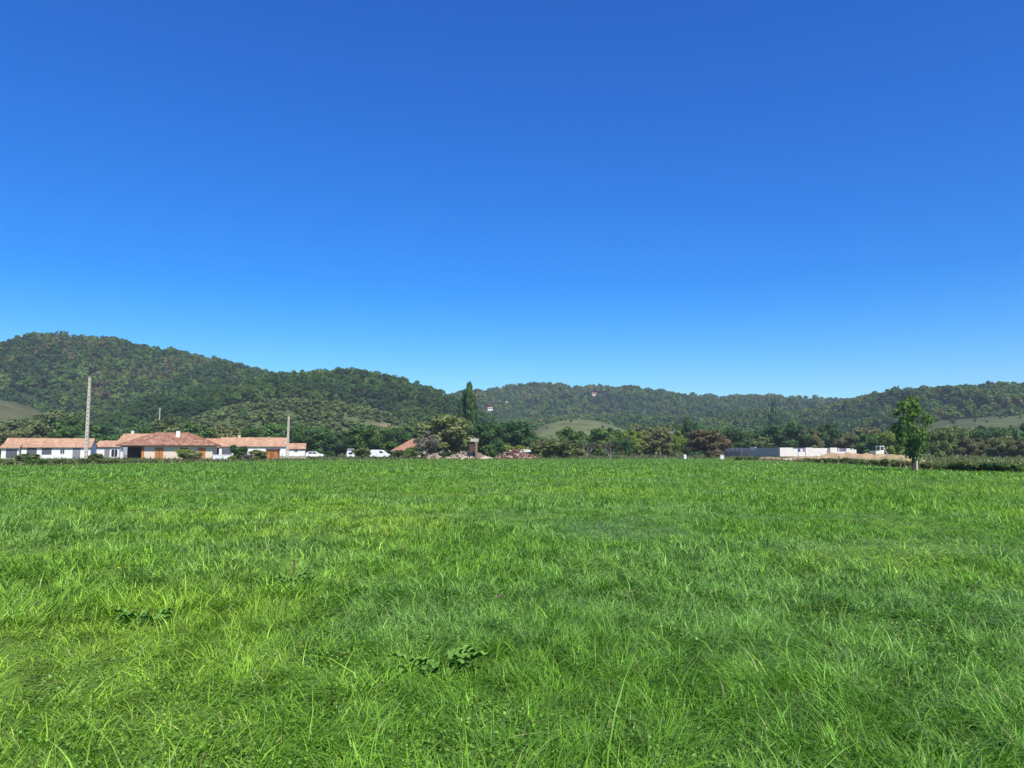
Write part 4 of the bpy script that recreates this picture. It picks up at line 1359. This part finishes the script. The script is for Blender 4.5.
bush_row([(806, 108), (860, 87), (905, 70)], 20, .55, .95, "bramble bush", "brambles along the field edge before the earth heaps", ['olive', 'mid', 'brown'], 1)
bush_row([(922, 64), (975, 58.5), (1035, 55)], 26, .55, .95, "hedge bush", "low dark hedge past the young tree", ['dark', 'mid', 'brown', 'olive'], 2)
bush_row([(-10, 84), (35, 86), (90, 92), (150, 101)], 22, .45, .85, "ditch bush", "scruffy bushes before the long bungalow", ['olive', 'mid', 'walnut'], 3)
bush_row([(112, 104), (175, 108), (215, 114)], 18, .3, .6, "weedy bush", "weedy bushes before the hipped house", ['walnut', 'grey', 'olive'], 4, "weed_bush")
bush_row([(735, 128), (760, 126)], 4, .6, .9, "little bush", "small bushes before the shaded block wall", ['olive', 'mid'], 5)
ptree("shrub_tree", "broad dark bush in the ditch before the bungalow's middle shutters", "bush", 'bush', 30, 452, 27, 90, 'olive')
ptree("shrub_tree", "tall loose green bush right beside the leaning pole", "bush", 'bush', 97, 451, 17, 98, 'olive')
ptree("garden_shrub", "dense dark green rounded shrub before the grey garage door", "bush", 'bush', 239, 443.5, 17, 128, 'deep')
ptree("garden_shrub", "loose light olive shrub against the hipped house shutters", "bush", 'bush', 187, 446, 20, 122, 'yellow')
ptree("garden_shrub", "airy green shrub in front of the hipped house's last shutters", "bush", 'bush', 193, 451, 18, 120, 'walnut')
ptree("garden_shrub", "olive shrub beside the orange brown shed", "bush", 'bush', 259, 448, 19, 130, 'walnut')
ptree("garden_shrub", "little bright green shrub at foot of the dark rounded shrub", "bush", 'bush', 232, 454, 8, 118, 'yellow')
ptree("garden_shrub", "small dry shrub between dark shrub and shed", "bush", 'bush', 248, 453, 9, 118, 'grey')
ptree("garden_shrub", "small brownish bush by the farmhouse corner", "bush", 'bush', 408, 451, 12, 160, 'olive')
ptree("garden_shrub", "dark bush under the walnut tree's branches", "bush", 'bush', 447, 451, 20, 158, 'deep')

# ------------------------------------------------------------------ where the far houses stand on their slopes
def on_slope(px, py, y0, y1):
    ys = np.arange(y0, y1, 4.0)
    xs = np.array([P(px, py, q).x for q in ys]); zs = np.array([P(px, py, q).z for q in ys])
    hh, _ = terrain(xs, ys)
    k = int(np.argmin(np.abs(hh - zs)))
    return xs[k], ys[k], float(hh[k])
FARH = [on_slope(490, 411, 800, 1300), on_slope(506, 405, 900, 1330), on_slope(540.5, 421, 540, 890), on_slope(594, 396, 1100, 1345), on_slope(706, 400, 1100, 1345)]

# ------------------------------------------------------------------ woods on the hills
names_of = [l[0] for l in LAYERS]
DENS = {'high': 1, 'spur': 1, 'far': 1, 'east': 1, 'middle': 1}
rw = np.random.RandomState(5)
step = 6.7
ax = np.arange(-900, 1250, step); ay = np.arange(350, 1420, step)
PX_, PY_ = np.meshgrid(ax, ay)
PX_ = PX_ + (rw.rand(*PX_.shape) - .5) * step * .95
PY_ = PY_ + (rw.rand(*PX_.shape) - .5) * step * .95
x_, y_ = PX_.ravel(), PY_.ravel()
sxx, syy = np.meshgrid(np.arange(-220, -20, 3.4), np.arange(340, 520, 3.4))
sxx = (sxx + (rw.rand(*sxx.shape) - .5) * 3).ravel(); syy = (syy + (rw.rand(*syy.shape) - .5) * 3).ravel()
_, sid = terrain(sxx, syy)
x_ = np.concatenate([x_, sxx[sid == LI['scrub']]]); y_ = np.concatenate([y_, syy[sid == LI['scrub']]])
inview = np.abs(np.arctan2(x_, y_)) < 0.66
x_, y_ = x_[inview], y_[inview]
h_, id_ = terrain(x_, y_)
bare_, gs_, cm_, sm_ = patch_masks(x_, y_, id_)
wooded = ~(gs_ | cm_ | sm_)
wooded &= (id_ >= 0) | (rw.rand(len(x_)) < .35)
# scattered scrub on the open slopes
is_open = bare_
scrub_ok = (id_ == LI['scrub']) & (rw.rand(len(x_)) < np.clip((fbm(x_ / 14, y_ / 20, 93) - .26) * 3.2, .2, .85))
hedge_ok = is_open & (rw.rand(len(x_)) < np.where(id_ == LI['pasture'], .05, .13) * (fbm(x_ / 25, y_ / 25, 91) > .47))
wooded &= (~is_open) | scrub_ok | hedge_ok
wooded &= ~((((x_ - tanp.x) / 9.5) ** 2 + ((y_ - 415) / 30) ** 2) < 1)
# thinner, broken tree line on the far crest
crest_gap = (id_ == LI['far']) & (y_ > 1240) & (x_ > X(600, 1340)) & (x_ < X(730, 1340)) & (fbm(x_ / 22, y_ / 60, 33) < .5)
wooded &= ~crest_gap
for hx, hy, hz_ in FARH:
    wooded &= ~((np.abs(x_ - hx * y_ / hy) < 6) & (y_ > hy - 26) & (y_ < hy + 7))
crest_far = (id_ == LI['far']) & (y_ > 1265)
wooded &= ~(crest_far & (rw.rand(len(x_)) < .62))
# thin with distance so far woods stay affordable
wooded &= (y_ < 700) | (rw.rand(len(x_)) < np.where(y_ < 1000, .85, .72))
x_, y_, h_, id_ = x_[wooded], y_[wooded], h_[wooded], id_[wooded]
n_ = len(x_)
ht = (4.5 + 6.0 * rw.rand(n_) ** 1.4 + 7 * (fbm(x_ / 32, y_ / 32, 44) - .42))
ht = np.maximum(ht, 4)
ht = np.where((id_ == LI['far']) & (y_ > 1265), 5 + 9 * rw.rand(n_) ** 1.5, ht)
ht = np.where(id_ == LI['scrub'], 1.0 + 3.6 * rw.rand(n_) ** 2.2, ht)
ht = np.where((id_ == LI['west']) | (id_ == LI['meadow']) | (id_ == LI['pasture']), 1.0 + 2.2 * rw.rand(n_) ** 2, ht)
ht = np.where(y_ > 1000, ht * 1.1, ht)
# hidden ones out (kept with a generous margin)
vis = np.ones(n_, bool)
top = h_ + ht + 4
for f in np.linspace(0.25, 0.97, 40):
    hh, _ = terrain(x_ * f, y_ * f)
    zline = CAM_H + (top - CAM_H) * f
    vis &= hh < zline + 3.0
x_, y_, h_, id_, ht = [a[vis] for a in (x_, y_, h_, id_, ht)]
n_ = len(x_)
wd_ = ht * (0.85 + .45 * rw.rand(n_))
wd_ = np.where(id_ == LI['scrub'], ht * 1.05 + 1.3 + 1.4 * rw.rand(n_), wd_)
wd_ = np.clip(wd_, 2, 12)
# colours: stands of one kind, with odd yellow and brown crowns
pal = np.array([(0.044, 0.096, 0.022), (0.062, 0.125, 0.026), (0.085, 0.150, 0.028), (0.110, 0.165, 0.034), (0.125, 0.130, 0.048), (0.038, 0.084, 0.028)])
st_ = fbm(x_ / 38, y_ / 60, 51, 3) * .95 + rw.rand(n_) * .22 - .03
ci = np.digitize(st_, [.38, .52, .66, .80])
ci = np.where(rw.rand(n_) < .012, 4, ci)
ci = np.where(rw.rand(n_) < .08, 5, ci)
brown_patch = (((x_ - P(65, 365, 700).x) / 50) ** 2 + ((y_ - 700) / 60) ** 2 < 1) & (rw.rand(n_) < .25)
ci = np.where(brown_patch, 4, ci)
colw = pal[np.clip(ci, 0, 5)] * (0.82 + .36 * rw.rand(n_))[:, None]
colw = np.where((id_ == LI['scrub'])[:, None], np.array((0.120, 0.165, 0.050)) * (0.8 + .4 * rw.rand(n_))[:, None], colw)
dist = np.hypot(x_, y_)
# the largest in the picture, facing the camera, become trees of their own
size_px = ht / dist
cand = np.where((ht > 3.5) & (id_ != LI['scrub']) & (np.abs(np.arctan2(x_, y_)) < .61))[0]
order = cand[np.argsort(-size_px[cand])]
HILL = {'high': ("oak tree in the wood low on the highest hill", "trees low on the highest hill"),
        'spur': ("oak tree in the wood on the nearer spur above the farmhouse", "trees on the nearer wooded spur"),
        'far': ("tree in the wood on the hazy far ridge", "trees on the far ridge"),
        'east': ("oak tree in wood on hill behind the block building", "trees on the hill behind the block building"),
        'middle': ("oak tree in the low wood below the far ridge", "trees in the low wood below the far ridge")}
solo = np.zeros(n_, bool)
cnt = 0
for i in order:
    nm = names_of[id_[i]] if id_[i] >= 0 else 'spur'
    if nm not in HILL or (nm == 'spur' and id_[i] < 0) or cnt >= 170: continue
    if id_[i] < 0: continue
    solo[i] = True; cnt += 1
    px_ = pxof(x_[i], y_[i]); lv_ = "foot of" if h_[i] < 16 else "lower" if h_[i] < 28 else "middle" if h_[i] < 42 else "upper"
    bw = lv_ + " " + {'high': 'highest hill', 'spur': 'nearer spur', 'far': 'far ridge', 'east': "eastern hill", 'middle': 'low wood'}[nm]
    hw = "small" if ht[i] < 8 else "tall" if ht[i] > 11 else "rounded"
    lb_ = unique_label([hw + " {c} oak, " + bw + ", above {l}", "second " + hw + " {c} oak, " + bw + ", above {l}", "another " + hw + " {c} oak, " + bw + ", above {l}"], colour_word(tuple(colw[i])), px_)
    tree("hill_oak", lb_, "tree", 'round', (x_[i], y_[i], h_[i] - .3), ht[i], wd_[i], tuple(colw[i]), HILL[nm][1])
# the rest is the far-off wood
TEMPL = {}
for lod, (nl, lf) in enumerate(((300, .13), (150, .18), (80, .25))):
    for v in range(6):
        TEMPL[lod, v] = crown_arrays(900 + lod * 10 + v, round_lobes(500 + v, 5, .25, .22, .26), nl, lf, .05, .35, .25)
Vs, Fs, Ts = [], [], []
off = 0
rest = np.where(~solo)[0]
lodv = np.where(dist[rest] < 560, 0, np.where(dist[rest] < 950, 1, 2))
lodv = np.where(id_[rest] == LI['scrub'], 2, lodv)
var_ = rw.randint(0, 6, len(rest))
for lod in range(3):
    for v in range(6):
        sel = rest[(lodv == lod) & (var_ == v)]
        if not len(sel): continue
        TV, TF = TEMPL[lod, v]
        a = rw.rand(len(sel)) * 6.283
        c, s_ = np.cos(a)[:, None], np.sin(a)[:, None]
        vx = (TV[None, :, 0] * c - TV[None, :, 1] * s_) * wd_[sel][:, None] + x_[sel][:, None]
        vy = (TV[None, :, 0] * s_ + TV[None, :, 1] * c) * wd_[sel][:, None] + y_[sel][:, None]
        vz = TV[None, :, 2] * ht[sel][:, None] + h_[sel][:, None] - .3
        VV = np.stack([vx, vy, vz], -1).reshape(-1, 3)
        nF = (TF[None] + (np.arange(len(sel)) * len(TV))[:, None, None]).reshape(-1, 4) + off
        off += len(VV)
        Vs.append(VV.astype(np.float32)); Fs.append(nF); Ts.append(np.repeat(colw[sel], len(TV), axis=0).astype(np.float32))
wood = link(bpy.data.objects.new("woods", np_mesh("woods", np.concatenate(Vs), np.concatenate(Fs), M['wood_leaf'], np.concatenate(Ts))))
tag(wood, "dense mixed green oak woods covering the distant hillsides", "woods", kind='stuff')
print("woods trees", n_, "solo", cnt, "faces", sum(len(f) for f in Fs))

# ------------------------------------------------------------------ small far houses on the ridges
def far_house(k, L, D, eave, ridge, label, rz, wallm, roofm):
    x, y, z = FARH[k]
    g = gable_house("far_house", label, (x, y, z + .6), rz, L, D, eave, ridge, wallm, roofm, .4, ops=[('window', -L * .3, 1.2, 1.2, 2.5), ('window', L * .15, 1.2, 1.2, 2.5)])
    MB().box(-L / 2, L / 2, -D / 2, D / 2, -1.5, -.31).build("footing", M['concrete'], g)
    return g
far_house(0, 7, 5, 2.8, 4.2, "tiny white house among trees past the tall poplar", .2, M['render_white'], M['tiles_pink'])
far_house(1, 6, 6, 3.2, 5.0, "tiny cream house higher up the far ridge", -.3, M['render_cream'], M['tiles_pink'])
far_house(2, 4.5, 4, 2.2, 3.6, "tiny pinkish roofed house above the pasture hill", .1, M['render_cream'], M['tiles_old'])
far_house(3, 6.5, 5, 2.8, 4.4, "tiny farm with reddish roof on the crest of the far ridge", .1, M['render_cream'], M['tiles_old'])
far_house(4, 10, 6, 3.2, 5.2, "tiny pale farm near the end of the far crest meadow", .1, M['render_white'], M['tiles_old'])

# ------------------------------------------------------------------ broad leaved docks and flowers in the meadow
def dock(px, py, label, n, size, seed, stalk=0.0):
    g_ = G(px, py)
    e = empty("dock_plant", g_, 0)
    tag(e, label, "plant")
    r = random.Random(seed)
    for k in range(n):
        a = r.uniform(0, 6.283); rad = r.uniform(.02, .5) * size
        L = r.uniform(.10, .17); W = L * r.uniform(.28, .4)
        bx, by = rad * math.cos(a), rad * .7 * math.sin(a)
        a2 = a + r.uniform(-.8, .8)
        vs = []; fs = []
        N = 7
        el = r.uniform(.4, 1.1)
        z0 = r.uniform(.07, .13)
        for i in range(N + 1):
            t = i / N
            w_ = W * math.sin(math.pi * min(1, .08 + t * .92)) ** .7 * .5 + .002
            px_ = bx + math.cos(a2) * L * t * math.cos(el * (1 - t * .8)); py_ = by + math.sin(a2) * L * t * math.cos(el * (1 - t * .8))
            pz = z0 + L * (t * math.sin(el) - .75 * t * t * .8) 
            wv = .012 * math.sin(t * 14 + k)
            for sg in (-1, 0, 1):
                vs.append((px_ - math.sin(a2) * w_ * sg, py_ + math.cos(a2) * w_ * sg, pz + (.018 if sg else 0) + wv * (sg != 0)))
        for i in range(N):
            for c_ in (0, 1):
                b_ = i * 3 + c_
                fs.append((b_, b_ + 1, b_ + 4, b_ + 3))
        mb = MB(); mb.add(vs, fs)
        mb.tube((bx * .4, by * .4, 0), (bx, by, z0), .004, .003, 5)
        lf_ = mb.build("leaf", M['dock'], e)
        for p in lf_.data.polygons: p.use_smooth = True
    if stalk:
        mb = MB().tube((0, 0, 0), (.02, 0, stalk), .004, .003, 6)
        for i in range(26):
            z_ = stalk * (.5 + .5 * i / 26); a = r.uniform(0, 6.28)
            mb.tube((.015, 0, z_), (.015 + .016 * math.cos(a), .016 * math.sin(a), z_ + .014), .003, .004, 5)
        mb.build("seed_stalk", M['stem'], e)
dock(440, 679, "wide clump of broad dock leaves nearest in the grass", 34, .5, 1)
dock(292, 590, "dark dock plant with upright brown seed stalk in the grass", 20, .32, 2, .34)
dock(140, 630, "scattered pale dock leaves in the grass toward the bungalow side", 16, .45, 3)
def flower(px, py, label, m_, h, r_, group=None):
    g_ = G(px, py)
    e = empty("flower", g_, 0)
    tag(e, label, "flower", group)
    MB().tube((0, 0, 0), (.01, 0, h), .0025, .002, 5).build("stem", M['dock'], e)
    mb = MB()
    q = random.Random(int(px * 7 + py))
    for i in range(22):
        a = q.uniform(0, 6.28); el = q.uniform(-.3, 1.5)
        d = Vector((math.cos(a) * math.cos(el), math.sin(a) * math.cos(el), math.sin(el)))
        mb.tube(Vector((.01, 0, h)) + d * r_ * .2, Vector((.01, 0, h)) + d * r_, r_ * .12, r_ * .25, 5)
    mb.build("petals", m_, e)
flower(498, 614, "single pinkish purple clover head in the middle of the meadow", M['petal'], .17, .015)
flower(117, 582, "tiny yellow flower in the grass on the bungalow side", M['petal_y'], .17, .013)
for px, py in ((755, 482), (761, 480), (768, 483), (748, 485), (774, 481)):
    flower(px, py, "small white flower in the patch of white flowers far out in the meadow", M['petal_w'], .2, .035, "white flowers far out in the meadow")

# ------------------------------------------------------------------ air
HAZE = True
if HAZE:
    hz = MB().box(-1600, 1600, -460, 2300, -4, 215)
    hm = bpy.data.materials.new("haze_air")
    hm.use_nodes = True
    t = hm.node_tree
    t.nodes.clear()
    pv = t.nodes.new("ShaderNodeVolumePrincipled")
    pv.inputs['Color'].default_value = (0.72, 0.80, 0.92, 1)
    pv.inputs['Density'].default_value = 0.00020
    pv.inputs['Anisotropy'].default_value = 0.0
    out = t.nodes.new("ShaderNodeOutputMaterial")
    t.links.new(pv.outputs[0], out.inputs['Volume'])
    ho = hz.build("haze", hm)
    tag(ho, "thin bluish air haze over the whole valley and hills", "haze", kind='stuff')
